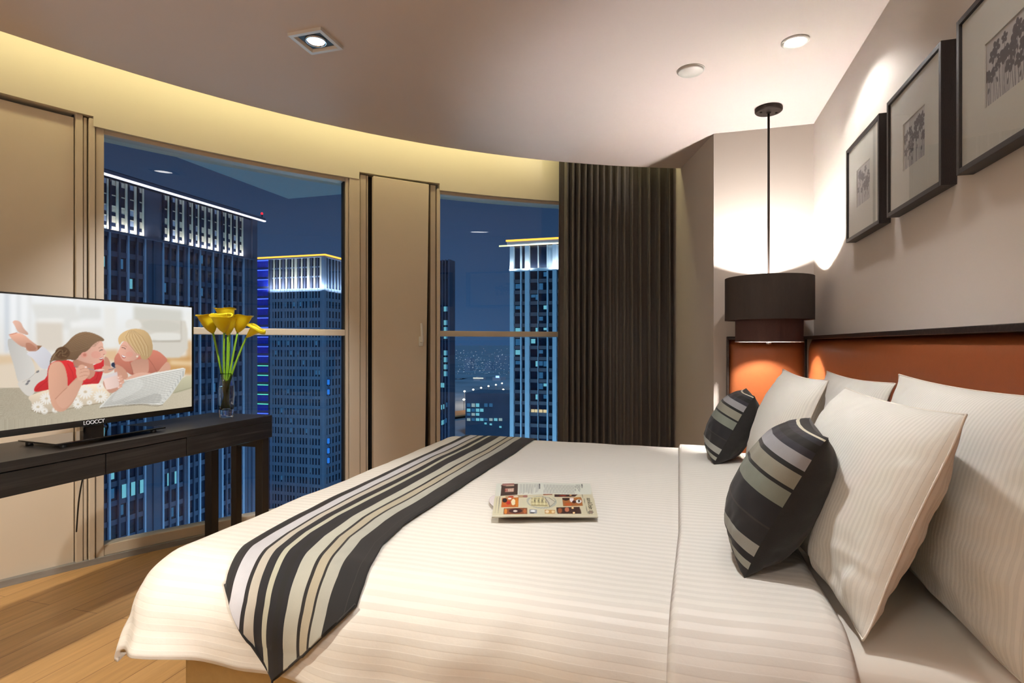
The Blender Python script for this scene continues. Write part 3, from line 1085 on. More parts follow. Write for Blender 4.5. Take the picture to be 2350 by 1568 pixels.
    p.poly([(1455, 795), (1522, 828), (1500, 850), (1470, 838)], (176, 82, 78), 1, 1)
    p.poly([(1462, 802), (1516, 828), (1496, 838), (1472, 824)], (246, 240, 236))
    p.line([(1466, 716), (1494, 722), (1515, 736)], 7, (70, 55, 52))
    p.line([(1462, 690), (1500, 694), (1530, 712)], 5, (160, 120, 90), 0.7)
    p.ell(1560, 800, 45, 34, (228, 150, 132), 0.4)
    hb2, hl2, hd2 = (205, 172, 124), (236, 214, 174), (150, 112, 70)
    p.poly([(1420, 600), (1460, 545), (1550, 500), (1660, 488), (1770, 520), (1830, 610), (1850, 720), (1835, 800), (1790, 850), (1750, 872), (1700, 850), (1690, 800), (1650, 790), (1590, 700), (1520, 640), (1470, 640), (1440, 690), (1425, 650)], hb2, 1, 1, (1, 1, -0.2))
    for i in range(18):
        t = i / 17
        p.line([(1560 + 60 * t, 505 + 10 * t), (1500 + 230 * t, 590), (1540 + 260 * t, 680 + 30 * t), (1640 + 160 * t, 790 + 40 * t)], 6, (hl2, hd2, hb2)[i % 3], 0.55)
    p.ell(1655, 825, 12, 12, (240, 225, 200))
    # floral pillow
    p.poly([(308, 1305), (380, 1268), (560, 1210), (800, 1185), (1200, 1138), (1270, 1180), (1340, 1290), (1250, 1372), (900, 1425), (640, 1482), (470, 1498), (352, 1452), (372, 1372)], (222, 206, 182), 1, 1, (0, 1, -0.30))
    p.line([(352, 1455), (470, 1502), (640, 1486), (900, 1430), (1250, 1376)], 9, (146, 132, 108), 0.8)
    def daisy(cx, cy, R_, n=14):
        for k in range(n):
            a = 2 * PI * k / n
            p.ell(cx + math.cos(a) * R_ * 0.6, cy + math.sin(a) * R_ * 0.5, R_ * 0.36, R_ * 0.11, (238, 234, 226), 0.95, a)
        p.ell(cx, cy, R_ * 0.18, R_ * 0.15, (206, 190, 164))
    for q in ((1020, 1245, 105), (1205, 1305, 95), (545, 1320, 90), (440, 1420, 85), (905, 1340, 50), (930, 1395, 70), (520, 1470, 50), (650, 1460, 45), (1200, 1180, 50), (1070, 1375, 40)):
        daisy(*q)
    # striped pillow and the one behind it
    p.poly([(2085, 1285), (2140, 1180), (2230, 1070), (2352, 1065), (2352, 1215), (2200, 1255)], (192, 187, 158), 1, 1, (0, 1, -0.15))
    p.line([(2090, 1275), (2352, 1200)], 5, (150, 146, 118))
    sp = [(1178, 1438), (1250, 1370), (1350, 1270), (1500, 1112), (1700, 1062), (1900, 1022), (2120, 985), (2252, 964), (2235, 1050), (2150, 1180), (2060, 1310), (1965, 1408), (1900, 1422), (1700, 1402), (1400, 1420), (1230, 1442)]
    p.poly(sp, (229, 227, 219), 1, 1, (-1, 1, -0.08))
    T = np.array([(1500, 1118), (1720, 1066), (1960, 1016), (2245, 968)], float)
    B_ = np.array([(1215, 1432), (1450, 1405), (1720, 1395), (1930, 1412)], float)
    for i in range(1, 19):
        t = i / 19
        q = T * (1 - t) + B_ * t
        q[1:3, 1] += 26 * math.sin(PI * t)
        xs = np.linspace(0, 3, 16)
        qq = np.stack([np.interp(xs, range(4), q[:, 0]), np.interp(xs, range(4), q[:, 1])], 1)
        p.line(qq, 8, (160, 158, 152), 0.85)
    p.poly([(1930, 1412), (2245, 968), (2235, 1050), (2150, 1180), (2060, 1310), (1965, 1408)], (214, 213, 206), 1, 0)
    for i in range(9):
        t = (i + 0.5) / 9
        p.line([(1935 + 300 * t, 1405 - 420 * t), (1965 + 268 * t, 1406 - 350 * t)], 7, (150, 150, 146), 0.8)
    p.line([(1215, 1436), (1450, 1410), (1720, 1400), (1930, 1416)], 7, (150, 140, 122), 0.8)
    # hand on the pillow
    p.poly([(1500, 1112), (1560, 1060), (1680, 1018), (1800, 1025), (1850, 1034), (1700, 1062), (1560, 1100)], (226, 176, 154), 1, 1)
    p.line([(1200, 1446), (1400, 1426), (1700, 1408), (1900, 1428), (1970, 1412)], 9, (132, 124, 108), 0.8)
    p.poly([(1500, 1130), (1700, 1075), (1750, 1200), (1500, 1330), (1300, 1390)], (255, 255, 250), 0.18, 2)
    p.poly([(1700, 1330), (1950, 1250), (1960, 1400), (1700, 1400), (1400, 1415)], (120, 118, 112), 0.22, 2)
    # yoghurt cup held by fingers
    p.poly([(1380, 960), (1440, 1000), (1500, 1110), (1480, 1160), (1420, 1180), (1370, 1000)], (208, 154, 132), 1, 1)
    p.poly([(1240, 1100), (1290, 1180), (1440, 1185), (1420, 1230), (1330, 1275), (1270, 1220), (1235, 1160)], (200, 148, 126), 1, 1)
    p.poly([(1232, 1062), (1408, 1008), (1442, 1180), (1420, 1195), (1290, 1226), (1270, 1215)], (236, 207, 196), 1, 1, (1, 0, -0.08))
    p.poly([(1232, 1062), (1408, 1008), (1416, 1045), (1240, 1098)], (220, 212, 212), 0.9)
    for x, y in ((1440, 1072), (1448, 1105), (1468, 1142), (1444, 1188)):
        p.ell(x, y, 34, 17, (224, 172, 150), 1, -0.5)
        p.ell(x - 16, y + 6, 11, 8, (244, 214, 205))
    p.poly([(1215, 960), (1260, 925), (1340, 950), (1385, 975), (1330, 1010), (1270, 1030), (1225, 1010)], (214, 162, 138), 1, 1)
    p.line([(1300, 985), (1350, 975), (1392, 955)], 9, (120, 118, 124))
    # near arm and hand with the spoon
    p.poly([(566, 950), (600, 900), (650, 876), (715, 872), (765, 930), (790, 1010), (802, 1090), (802, 1185), (840, 1140), (935, 1050), (1005, 1110), (960, 1190), (890, 1340), (830, 1420), (760, 1478), (690, 1484), (630, 1440), (590, 1340), (562, 1150)], (212, 162, 137), 1, 1, (1, 0.2, -0.14))
    p.poly([(640, 1330), (760, 1230), (860, 1130), (960, 1060), (1000, 1110), (900, 1310), (800, 1430), (720, 1450)], (222, 174, 150), 0.6, 2)
    p.line([(798, 1190), (740, 1240), (650, 1330)], 7, (164, 108, 86), 0.6)
    p.line([(590, 900), (560, 1000), (556, 1180)], 7, (150, 40, 42), 0.6)
    p.poly([(902, 985), (925, 945), (960, 915), (1000, 920), (1040, 945), (1070, 985), (1076, 1040), (1040, 1075), (1010, 1110), (940, 1110), (912, 1060)], (222, 172, 148), 1, 1)
    for y in (960, 1000, 1045):
        p.line([(950, y + 18), (1010, y), (1060, y + 4)], 5, (178, 118, 96), 0.7)
    p.ell(1025, 948, 14, 11, (246, 220, 212))
    p.line([(872, 935), (940, 945)], 6, (120, 122, 128))
    p.line([(1050, 962), (1100, 975), (1140, 990)], 8, (150, 150, 155))
    p.ell(1190, 988, 64, 15, (236, 200, 186), 1, -0.08)
    p.line([(1130, 994), (1190, 1004), (1245, 994)], 5, (110, 108, 112))
    return p


# television: X is the screen plane, centre Y, seen obliquely from the bed
TX, TY0, TY1, TZ0, TZ1 = -2.43, 1.322, 2.343, 0.800, 1.347
r = empty('television', (TX, 1.83, 0.75), label='flat black television with a bright picture of two women, standing on the dark console', cat='television')
def tloc(x, y, z):
    return (x - TX, y - 1.83, z - 0.75)
def tbox(m, x0, x1, y0, y1, z0, z1):
    a = tloc(x0, y0, z0)
    b = tloc(x1, y1, z1)
    return m.box(a[0], b[0], a[1], b[1], a[2], b[2])
SB, STP, SR = 0.826, 1.340, 2.334   # screen bottom, top, right edge
SL = 1.332
tbox(MB(), TX - 0.035, TX - 0.004, TY0, TY1, TZ0, TZ1).build('back_shell', M_tvback, r, bevel=0.004)
m = MB()
tbox(m, TX - 0.006, TX + 0.004, TY0, SL, TZ0, TZ1)
tbox(m, TX - 0.006, TX + 0.004, SR, TY1, TZ0, TZ1)
tbox(m, TX - 0.006, TX + 0.004, SL, SR, STP, TZ1)
tbox(m, TX - 0.006, TX + 0.004, SL, SR, TZ0, SB)
bez = m.build('bezel', M_tvblk, r)
pic = tv_picture()
nu, nv = 380, 200
U, W_ = grid_uv(nu, nv)
ys, zs = SL + (SR - SL) * U, SB + (STP - SB) * W_
Vt = np.stack([np.full_like(ys, TX + 0.001) - TX, ys - 1.83, zs - 0.75], 1)
scr = mk('screen', Vt.tolist(), grid_faces(nu, nv), attr_mat('screen_picture', 0.88, 0.15), r)
# the traced picture's corners, laid on the screen rectangle
Hs = homography([(1.478, 1.340), (2.334, 1.340), (2.334, 0.826), (1.478, 0.826)], [(0, 48), (2323, 245), (2323, 1436), (0, 1700)])
tx_, ty_ = apply_h(Hs, ys, zs)
printed(scr, pic.sample(tx_, ty_))
# maker's mark on the lower bezel and tiny print at its upper corner
def letters(name, txt, size, loc, rot, mat, parent, extrude=0.0005, align='CENTER', space=1.0):
    cu = bpy.data.curves.new(name, 'FONT')
    cu.body = txt
    cu.size = size
    cu.extrude = extrude
    cu.align_x = align
    cu.materials.append(mat)
    cu.space_character = space
    t_ = bpy.data.objects.new(name + '_text', cu)
    C.objects.link(t_)
    bpy.context.view_layer.update()
    me = bpy.data.meshes.new_from_object(t_)
    bpy.data.objects.remove(t_)
    me.name = name
    o = bpy.data.objects.new(name, me)
    C.objects.link(o)
    o.parent = parent
    o.location = loc
    o.rotation_euler = rot
    return o
lg = letters('lettering', 'LOOCCY', 0.0235, tloc(TX + 0.0045, 1.822, 0.8055), (PI / 2, 0, PI / 2), pbr('silver_mark', (235, 235, 240), 0.5, noise_amt=0.01), bez, space=0.92)
tag(lg, label='silver maker name on the lower bezel')
letters('small_print', 'led series', 0.007, tloc(TX + 0.0045, 2.30, 1.3405), (PI / 2, 0, PI / 2), pbr('grey_print', (120, 120, 125), 0.5, noise_amt=0.02), bez)
# neck and glass foot
tbox(MB(), TX - 0.03, TX - 0.008, 1.785, 1.875, 0.766, TZ0 + 0.05).build('neck', M_bglass, r, bevel=0.002)
m = MB()
P = [(-2.515, 1.585), (-2.262, 1.560), (-2.262, 2.030), (-2.515, 2.010)]
m.prism([(x - TX, y - 1.83) for x, y in P], 0.0125, 0.0190)
recalc(m.build('glass_foot', M_bglass, r, bevel=0.001))
for x, y in ((-2.49, 1.61), (-2.29, 1.60), (-2.29, 1.99), (-2.49, 1.98)):
    a = tloc(x, y, 0.75)
    MB().lathe([(0.0, 0.0), (0.012, 0.0), (0.012, 0.0125), (0.0, 0.0125)], a[0], a[1], 14).build('foot_pad', M_tvback, r)

# power and aerial cables drooping behind the set
m = MB()
def cable(name, P, rad, label):
    P = [Vector(p) for p in P]
    Q = []
    for i in range(len(P) - 1):
        p0, p1, p2, p3 = P[max(i - 1, 0)], P[i], P[i + 1], P[min(i + 2, len(P) - 1)]
        for k in range(8):
            t = k / 8
            Q.append(0.5 * ((2 * p1) + (p2 - p0) * t + (2 * p0 - 5 * p1 + 4 * p2 - p3) * t * t + (3 * p1 - p0 - 3 * p2 + p3) * t ** 3))
    Q.append(P[-1])
    o = MB().tube(Q, rad, 8).build(name, M_tvback, None, smooth=True)
    return tag(o, label=label, cat='cable')
cable('television_cable', [(-2.466, 1.90, 0.86), (-2.50, 1.93, 0.80), (-2.54, 1.97, 0.765), (-2.60, 1.98, 0.757), (-2.66, 1.99, 0.70), (-2.72, 2.0, 0.56), (-2.80, 2.03, 0.40), (-2.86, 2.06, 0.22)], 0.0035, 'black cable drooping behind the television and down behind the dark console')

# ---------------------------------------------------------------- console table
r = empty('console_table', (-2.40, 1.4, 0), label='long narrow black oak console table with slim drawers under the television', cat='console table')
ox, oy = -2.40, 1.4
TF, TB, TE = -2.195, -2.615, 2.656    # front, back, far end
TS = -0.25                            # near end, out of view
def cb(x0, x1, y0, y1, z0, z1):
    return MB().box(x0 - ox, x1 - ox, y0 - oy, y1 - oy, z0, z1)
cb(TB, TF, TS, TE, 0.715, 0.75).build('table_top', M_table, r, bevel=0.0015)
# apron: end section flush with the top, drawers between
cb(TB + 0.01, TF, 2.083, TE, 0.627, 0.7145).build('end_apron', M_table, r, bevel=0.0015)
cb(TB + 0.01, TF - 0.024, TS + 0.02, 2.083, 0.632, 0.7145).build('carcass', M_blackwood, r)
ys_ = [-0.23, 0.62, 1.700, 2.080]
for y0, y1 in ((0.62, 1.694), (1.699, 2.080), (-0.23, 0.615)):
    cb(TF - 0.022, TF - 0.001, y0, y1, 0.628, 0.711).build('drawer', M_table, r, bevel=0.001)
MB().lathe([(0.0, 0.0), (0.003, 0.0), (0.003, 0.002), (0.0, 0.0025)], TF - 0.001 - ox, 1.45 - oy, 10)
# legs and low side rail
for x0, x1, y0, y1 in ((TF - 0.060, TF - 0.010, TE - 0.065, TE - 0.015), (TB + 0.012, TB + 0.062, TE - 0.065, TE - 0.015), (-2.425, -2.385, TE - 0.060, TE - 0.020)):
    cb(x0, x1, y0, y1, 0.0, 0.627).build('leg', M_blackwood, r, bevel=0.002)
for x0 in (TF - 0.060, TB + 0.012):
    cb(x0, x0 + 0.05, TS + 0.03, TS + 0.08, 0.0, 0.632).build('leg', M_blackwood, r, bevel=0.002)
cb(TB + 0.062, TF - 0.060, TE - 0.055, TE - 0.025, 0.575, 0.626).build('end_rail', M_blackwood, r, bevel=0.002)

# ---------------------------------------------------------------- vase and calla lilies
VX, VY, VZ = -2.365, 2.50, 0.7505
r = empty('glass_vase', (VX, VY, VZ), label='clear glass vase of water holding yellow lilies on the end of the dark console', cat='vase')
prof_o = [(0.0, 0.0), (0.030, 0.0), (0.034, 0.004), (0.036, 0.03), (0.040, 0.07), (0.0435, 0.12), (0.0425, 0.165), (0.037, 0.205), (0.0335, 0.232), (0.0335, 0.240)]
prof_i = [(0.0315, 0.240), (0.0315, 0.232), (0.0345, 0.205), (0.0395, 0.165), (0.0405, 0.12), (0.0365, 0.07), (0.031, 0.045), (0.0, 0.040)]
o = MB().lathe(prof_o + prof_i, 0, 0, 48).build('vase_body', real_glass('vase_glass', 1.46), r, smooth=True)
recalc(o)
pw = [(0.0, 0.0405), (0.0308, 0.0455), (0.0360, 0.07), (0.0400, 0.12), (0.0388, 0.165), (0.0380, 0.172), (0.0, 0.172)]
o = MB().lathe(pw, 0, 0, 40).build('water', real_glass('water_clear', 1.33, (0.96, 0.98, 0.97)), r, smooth=True)
recalc(o)

def lily(base, tip, ctrl, yaw, size, label, tilt=0.25, twist=0.0, cup=3.0):
    """a calla lily: stem curve, rolled spathe and spadix"""
    r = empty('calla_lily', base, label=label, cat='flower', group='yellow calla lilies in the vase')
    B0 = Vector((0, 0, 0))
    T0 = Vector(tip) - Vector(base)
    C0 = Vector(ctrl) - Vector(base)
    N = 18
    P = [(1 - t) ** 2 * B0 + 2 * (1 - t) * t * C0 + t * t * T0 for t in [i / N for i in range(N + 1)]]
    MB().tube(P, [0.0066 - 0.0014 * i / N for i in range(N + 1)], 10).build('stem', M_stem, r, smooth=True)
    d = (P[-1] - P[-2]).normalized()
    # frame at the tip
    z = (d + Vector((math.cos(yaw), math.sin(yaw), 0)) * tilt).normalized()
    x = Vector((math.cos(yaw), math.sin(yaw), 0))
    x = (x - z * x.dot(z)).normalized()
    y = z.cross(x)
    nu, nv = 40, 18
    V = []
    for j in range(nv):
        t = j / (nv - 1)
        rad = size * (0.06 + 0.40 * (1 - (1 - t) ** cup) + 0.04 * t ** 4)
        h_ = size * 1.45 * t
        for i in range(nu):
            a = -PI * 1.06 + 2.12 * PI * i / (nu - 1)
            # overlapping wrap, tall pointed back lip, open and lower front
            ov = 0.93 if i < nu / 2 else 1.0
            back = 0.5 - 0.5 * math.cos(a + PI + twist)   # 1 opposite the opening
            lip = t ** 3
            rr = rad * ov * (1 + 0.22 * lip * (1 - back) + 0.12 * lip * back)
            hh = h_ * (0.80 + 0.20 * back * 1.0) - size * 0.10 * lip * (1 - back)
            px_, py_ = rr * math.cos(a), rr * math.sin(a)
            curl = size * (0.6 if cup > 2 else 1.4) * max(0.0, t - 0.85) / 0.15
            V.append(P[-1] + x * px_ * (1 + curl) + y * py_ + z * (hh - curl * 0.3) + z * 0.004 * math.sin(a * 3) * lip)
    mk('spathe', V, grid_faces(nu, nv), M_petal, r, smooth=True, solid=0.0012)
    MB().tube([P[-1] + z * size * 0.18, P[-1] + z * size * 0.6, P[-1] + z * size * 0.95], [0.004, 0.0045, 0.002], 8).build('spadix', M_spadix, r, smooth=True)
    return r

def vp(dx, dy, dz):
    return (VX + dx, VY + dy, VZ + dz)
# image-right direction near the vase is about (0.96, 0.28)
rx, ry = 0.959, 0.284
def at(s, dpt, h_):
    """s metres to the side, dpt metres back, h_ above the vase foot"""
    return (VX + s * rx - dpt * ry, VY + s * ry + dpt * rx, VZ + h_)
FR = -1.29   # facing roughly toward the room
lily(at(0.006, 0.008, 0.05), at(-0.072, 0.0, 0.458), at(-0.030, 0.0, 0.28), 2.9, 0.100, 'yellow calla lily farthest to the left of the bunch, upright cup', 0.12)
lily(at(0.004, -0.006, 0.05), at(0.004, -0.03, 0.462), at(-0.015, -0.01, 0.26), -1.3, 0.098, 'large yellow calla lily in the middle front, facing the room', 0.50)
lily(at(-0.004, 0.012, 0.05), at(0.004, 0.030, 0.500), at(0.0, 0.02, 0.28), 3.4, 0.092, 'tallest yellow calla lily, at the top of the bunch with a tilted lip', 0.35)
lily(at(-0.008, 0.0, 0.05), at(0.014, -0.012, 0.448), at(0.006, 0.0, 0.26), 5.2, 0.086, 'lower middle yellow calla lily hanging in front of the bunch', 0.10)
lily(at(-0.012, 0.004, 0.05), at(0.054, 0.015, 0.462), at(0.020, 0.0, 0.26), 0.1, 0.088, 'yellow calla lily on the right side of the clustered heads', 0.15)
lily(at(-0.016, -0.004, 0.05), at(0.110, 0.0, 0.436), at(0.018, 0.0, 0.24), 0.3, 0.080, 'yellow calla lily leaning out alone to the right of the bunch', 0.65, cup=1.3)

# ---------------------------------------------------------------- bed
r = empty('bed', (-0.3, 2.2, 0), label='large double bed with a beige box base and white sheeted mattress', cat='bed')
def bb(x0, x1, y0, y1, z0, z1):
    return MB().box(x0 + 0.3, x1 + 0.3, y0 - 2.2, y1 - 2.2, z0, z1)
bb(-1.265, 0.72, 1.19, 3.29, 0.02, 0.33).build('box_base', M_base, r, bevel=0.012)
bb(-1.255, 0.71, 1.20, 3.28, 0.0, 0.02).build('plinth', M_blackwood, r)
# mattress dressed in a tucked sheet: rounded box grid
def rounded_slab(name, x0, x1, y0, y1, z0, z1, rad, mat, parent, off=(0, 0, 0), n=40, amp=0.0):
    bm = bmesh.new()
    bmesh.ops.create_cube(bm, size=1)
    bmesh.ops.subdivide_edges(bm, edges=bm.edges, cuts=n, use_grid_fill=True)
    cx, cy, cz = (x0 + x1) / 2, (y0 + y1) / 2, (z0 + z1) / 2
    hx, hy, hz = (x1 - x0) / 2, (y1 - y0) / 2, (z1 - z0) / 2
    for v in bm.verts:
        q = Vector((v.co.x * 2 * hx, v.co.y * 2 * hy, v.co.z * 2 * hz))
        c = Vector((max(-hx + rad, min(hx - rad, q.x)), max(-hy + rad, min(hy - rad, q.y)), max(-hz + rad, min(hz - rad, q.z))))
        d = q - c
        if d.length > 1e-6:
            q = c + d.normalized() * rad
        w_ = amp * noise.noise(Vector((q.x * 3, q.y * 5, q.z * 5)))
        v.co = Vector((cx + q.x - off[0], cy + q.y - off[1], cz + q.z + w_ - off[2]))
    me = bpy.data.meshes.new(name)
    bm.to_mesh(me)
    bm.free()
    me.materials.append(mat)
    me.polygons.foreach_set('use_smooth', [True] * len(me.polygons))
    o = bpy.data.objects.new(name, me)
    C.objects.link(o)
    o.parent = parent
    return o
rounded_slab('mattress', -1.262, 0.722, 1.165, 3.315, 0.325, 0.562, 0.06, M_sheet, r, (-0.3, 2.2, 0), 60, 0.006)

# cloth that lies on the bed and rolls over its edges
XI, YI, YO, RR = -1.30, 1.28, 3.19, 0.16
ARC = RR * PI / 2
def drape(a, b, off=0.0, amp=1.0):
    dx = max(0.0, XI - a)
    if b < YI:
        dy, sy = YI - b, -1
    elif b > YO:
        dy, sy = b - YO, 1
    else:
        dy, sy = 0.0, 0
    x, y = max(a, XI), min(max(b, YI), YO)
    s = (dx ** 4 + dy ** 4) ** 0.25
    if s > 0:
        h_ = math.hypot(dx, dy)
        ux, uy = -dx / h_, sy * dy / h_
        if s < ARC:
            g = s / RR
            out, down, n = RR * math.sin(g), RR * (1 - math.cos(g)), Vector((ux * math.sin(g), uy * math.sin(g), math.cos(g)))
        else:
            t = s - ARC
            k = 0.22
            if dx > 0 and dy > 0:
                k += 0.12 * min(dx, dy) / max(dx, dy)
            out, down, n = RR + t * k, RR + t * 0.95, Vector((ux, uy, 0.25)).normalized()
        # gentle folds that grow towards the hem
        along = (b if dx > dy else a)
        out += 0.016 * amp * min(1.0, s / 0.3) ** 2 * (math.sin(along * 9 + 1.3) + 0.5 * math.sin(along * 23))
    else:
        ux = uy = out = down = 0.0
        n = Vector((0, 0, 1))
    # the quilt is a little puffed, with faint creases
    w_ = 0.006 * noise.noise(Vector((a * 2.1, b * 2.7, 0.3))) + 0.0025 * noise.noise(Vector((a * 9, b * 7, 1.7)))
    w_ += 0.004 * amp * min(1, s / 0.25) * noise.noise(Vector((a * 14, b * 14, 4.0)))
    p = Vector((x + ux * out, y + uy * out, 0.585 - down)) + n * (off + w_ * amp)
    return p

def cloth(name, a_of, us, vs, off, mat, parent=None, solid=0.0, swap=False, uvf=None, **kw):
    V, uv = [], []
    for v in vs:
        for u in us:
            a, b = a_of(u, v)
            V.append(drape(a, b, off(u, v) if callable(off) else off))
            uv.append(uvf(u, v, a, b) if uvf else (a, b))
    return mk(name, V, grid_faces(len(us), len(vs)), mat, parent, smooth=True, uv=uv, solid=solid, **kw)

r = empty('duvet', (0, 0, 0), label='white satin striped duvet spread over the bed with its top folded back', cat='duvet')
EX = 0.318
us = np.linspace(XI - EX, 0.30, 150)
vs = np.linspace(YI - EX, YO + EX, 210)
cloth('cover', lambda u, v: (float(u), float(v)), us, vs, 0.0, M_duvet, r, 0.012)
# hem piping of the cover, lying along its open lower edge
def flap_ab(u, v):
    b = float(v)
    a = float(u)
    near = max(0.0, 1.75 - b)
    a2 = a + (0.035 * near if a < 0.1 else 0.0) * (-1)
    return a2, b
us2 = np.linspace(0.0, 0.315, 34)
def flap_off(u, v):
    t = (u - 0.0) / 0.315
    e = min(t / 0.03, 1.0)
    hd = max(0.0, (t - 0.88) / 0.12)
    return 0.004 + 0.016 * e - 0.018 * hd ** 2
cloth('folded_edge', flap_ab, us2, np.linspace(YI - EX - 0.06, YO + EX, 200), flap_off, M_duvet, r, 0.010)

# ---------------------------------------------------------------- striped runner
BK, NV, DK = (24, 21, 22), (20, 20, 27), (28, 25, 28)
run_stops = [(0.0, (24, 24, 27)), (0.042, (14, 13, 14)), (0.047, DK), (0.077, (196, 196, 202)), (0.172, DK), (0.20, (188, 182, 170)), (0.267, NV), (0.337, (184, 184, 166)), (0.380, NV), (0.43, (18, 18, 18)), (0.47, NV),
             (0.51, (180, 180, 168)), (0.613, BK), (0.64, (172, 164, 144)), (0.71, BK), (0.73, (170, 170, 160)), (0.82, (24, 23, 25)), (0.93, (46, 44, 42)), (0.937, (22, 21, 22))]
M_run = ramp_mat('runner_stripes', run_stops, 1, noise_amt=0.10, noise_scale=18)
tb = [0.90, 1.00, 1.12, 1.20, 1.28, 1.40, 1.57, 2.10, 3.60]
tl = [-1.06, -1.07, -1.09, -1.12, -1.15, -1.17, -1.19, -1.225, -1.25]
tr = [-0.71, -0.71, -0.715, -0.725, -0.75, -0.79, -0.81, -0.81, -0.81]
UT = 0.42
def run_ab(u, v):
    # v 0 = pointed near end, 1 = far end
    e = 1.150 - 0.195 * (1 - abs(u - UT) / (UT if u < UT else 1 - UT)) ** 0.9
    b = e + (3.48 - e) * (v ** 1.25)
    al, ar = np.interp(b, tb, tl), np.interp(b, tb, tr)
    return float(al + (ar - al) * u), float(b)
r = empty('bed_runner', (0, 0, 0), label='black and cream striped velvet runner across the bed, ending in a point', cat='bed runner')
un = np.unique(np.concatenate([np.linspace(0, 1, 61), [UT]]))
def run_off(u, v):
    return 0.0095 + 0.004 * math.sin(u * 17 + v * 9) * (0.25 + (1 - v) ** 4) + 0.004 * (1 - abs(2 * u - 1) ** 6)
cloth('striped_cloth', run_ab, un, np.linspace(0, 1, 190), run_off, M_run, r, 0.004, uvf=lambda u, v, a, b: (b, u))
# dark piping along the pointed end
Pp = [drape(*run_ab(u, 0.0), 0.011 + 0.0) for u in np.linspace(0, 1, 41)]
MB().tube(Pp, 0.0032, 8).build('edge_piping', M_black, r, smooth=True)
tip = drape(*run_ab(UT, 0.0), 0.014)
MB().tube([tip, tip + Vector((0, -0.004, -0.016)), tip + Vector((0.001, -0.005, -0.05)), tip + Vector((0.0, -0.005, -0.085))], [0.0028, 0.0018, 0.0026, 0.0036], 8).build('tassel', M_black, r, smooth=True)

# ---------------------------------------------------------------- pillows
def cushion_mesh(W, H_, T, nu=70, nv=54, pinch=0.07, seed=0, wrinkle=1.0, flange=0.0, pw=0.62, expo=2.4):
    """two skins joined at the seam; returns verts, faces, uv, per-face skin index"""
    rs = random.Random(seed)
    V, uv, F, fm = [], [], [], []
    ph = [rs.random() * 6 for _ in range(8)]
    def pt(u, v, side):
        sx_, sy_ = abs(u), abs(v)
        x = u * W / 2 * (1 - pinch * (1 - v * v) * u * u)
        y = v * H_ / 2 * (1 - pinch * (1 - u * u) * v * v)
        e = max(0.0, (1 - sx_ ** expo) * (1 - sy_ ** expo))
        z = side * T / 2 * e ** pw
        edge = 1 - e
        q = Vector((u * 4 + seed, v * 4, side * 2.0))
        w_ = noise.noise(q) * 0.010 + noise.noise(q * 2.0) * 0.004 * (0.4 + edge)
        # puckers radiating from the seam and corners
        w_ += 0.0012 * wrinkle * edge * min(1, e * 6) * (math.sin(u * 26 + ph[0] + 3 * noise.noise(q)) + math.sin(v * 24 + ph[1] + 3 * noise.noise(q * 1.3)))
        low = 0.35 + 1.5 * max(0.0, -v) ** 2 + 0.8 * max(0.0, sx_ - 0.6)
        z += side * w_ * wrinkle * low * min(1.0, e * 5)
        # corners droop and twist a touch
        cr_ = (sx_ * sy_) ** 6
        z += cr_ * 0.012 * math.sin(ph[2] + u * 2 + v * 3)
        return x, y, z
    for side in (1, -1):
        for j in range(nv):
            v = -1 + 2 * j / (nv - 1)
            v = math.sin(v * PI / 2) * 0.35 + v * 0.65
            for i in range(nu):
                u = -1 + 2 * i / (nu - 1)
                u = math.sin(u * PI / 2) * 0.35 + u * 0.65
                V.append(pt(u, v, side))
                uv.append((v * H_ / 2, u * W / 2))
    n = nu * nv
    for f in grid_faces(nu, nv):
        F.append(f)
        fm.append(0)
    for f in grid_faces(nu, nv):
        F.append(tuple(n + i for i in f[::-1]))
        fm.append(1)
    return V, F, uv, fm


def place(o, bx, by, bz, lean, yaw, roll=0.0, H_=0.5):
    """stand the cushion on its lower seam at (bx, by, bz), leaning back toward the headboard (+X)"""
    lx = Vector((math.sin(yaw), -math.cos(yaw), 0))            # width axis, towards the near side
    back = Vector((math.cos(yaw), math.sin(yaw), 0))
    ly = Vector((0, 0, 1)) * math.cos(lean) + back * math.sin(lean)
    lz = lx.cross(ly)
    M = Matrix((lx, ly, lz)).transposed()
    if lz.dot(back) > 0:
        lz = -lz
        M = Matrix((-lx, ly, lz)).transposed()
    M = M @ Matrix.Rotation(roll, 3, 'Z')
    M4 = M.to_4x4()
    M4.translation = Vector((bx, by, bz))
    o.matrix_world = M4 @ Matrix.Translation((0, H_ / 2, 0))


def pillow(bx, by, bz, W, H_, T, lean, yaw, seed, label, roll=0.0, wr=1.0):
    V, F, uv, fm = cushion_mesh(W, H_, T, 90, 64, 0.055, seed, wr)
    V = [tuple(v) for v in V]
    r = empty('pillow', label=label, cat='pillow', group='white pillows at the head of the bed')
    place(r, bx, by, bz, lean, yaw, roll, H_)
    mk('pillow_case', V, F, M_pillow, r, smooth=True, uv=uv)
    # stitched seam cord along the edge
    n, nu, nv = 90 * 64, 90, 64
    loop = [i for i in range(nu)] + [j * nu + nu - 1 for j in range(1, nv)] + [(nv - 1) * nu + i for i in range(nu - 2, -1, -1)] + [j * nu for j in range(nv - 2, -1, -1)]
    MB().tube([V[i] for i in loop], 0.0024, 6, cap=False).build('seam_edge', M_sheet, r, smooth=True)
    return r


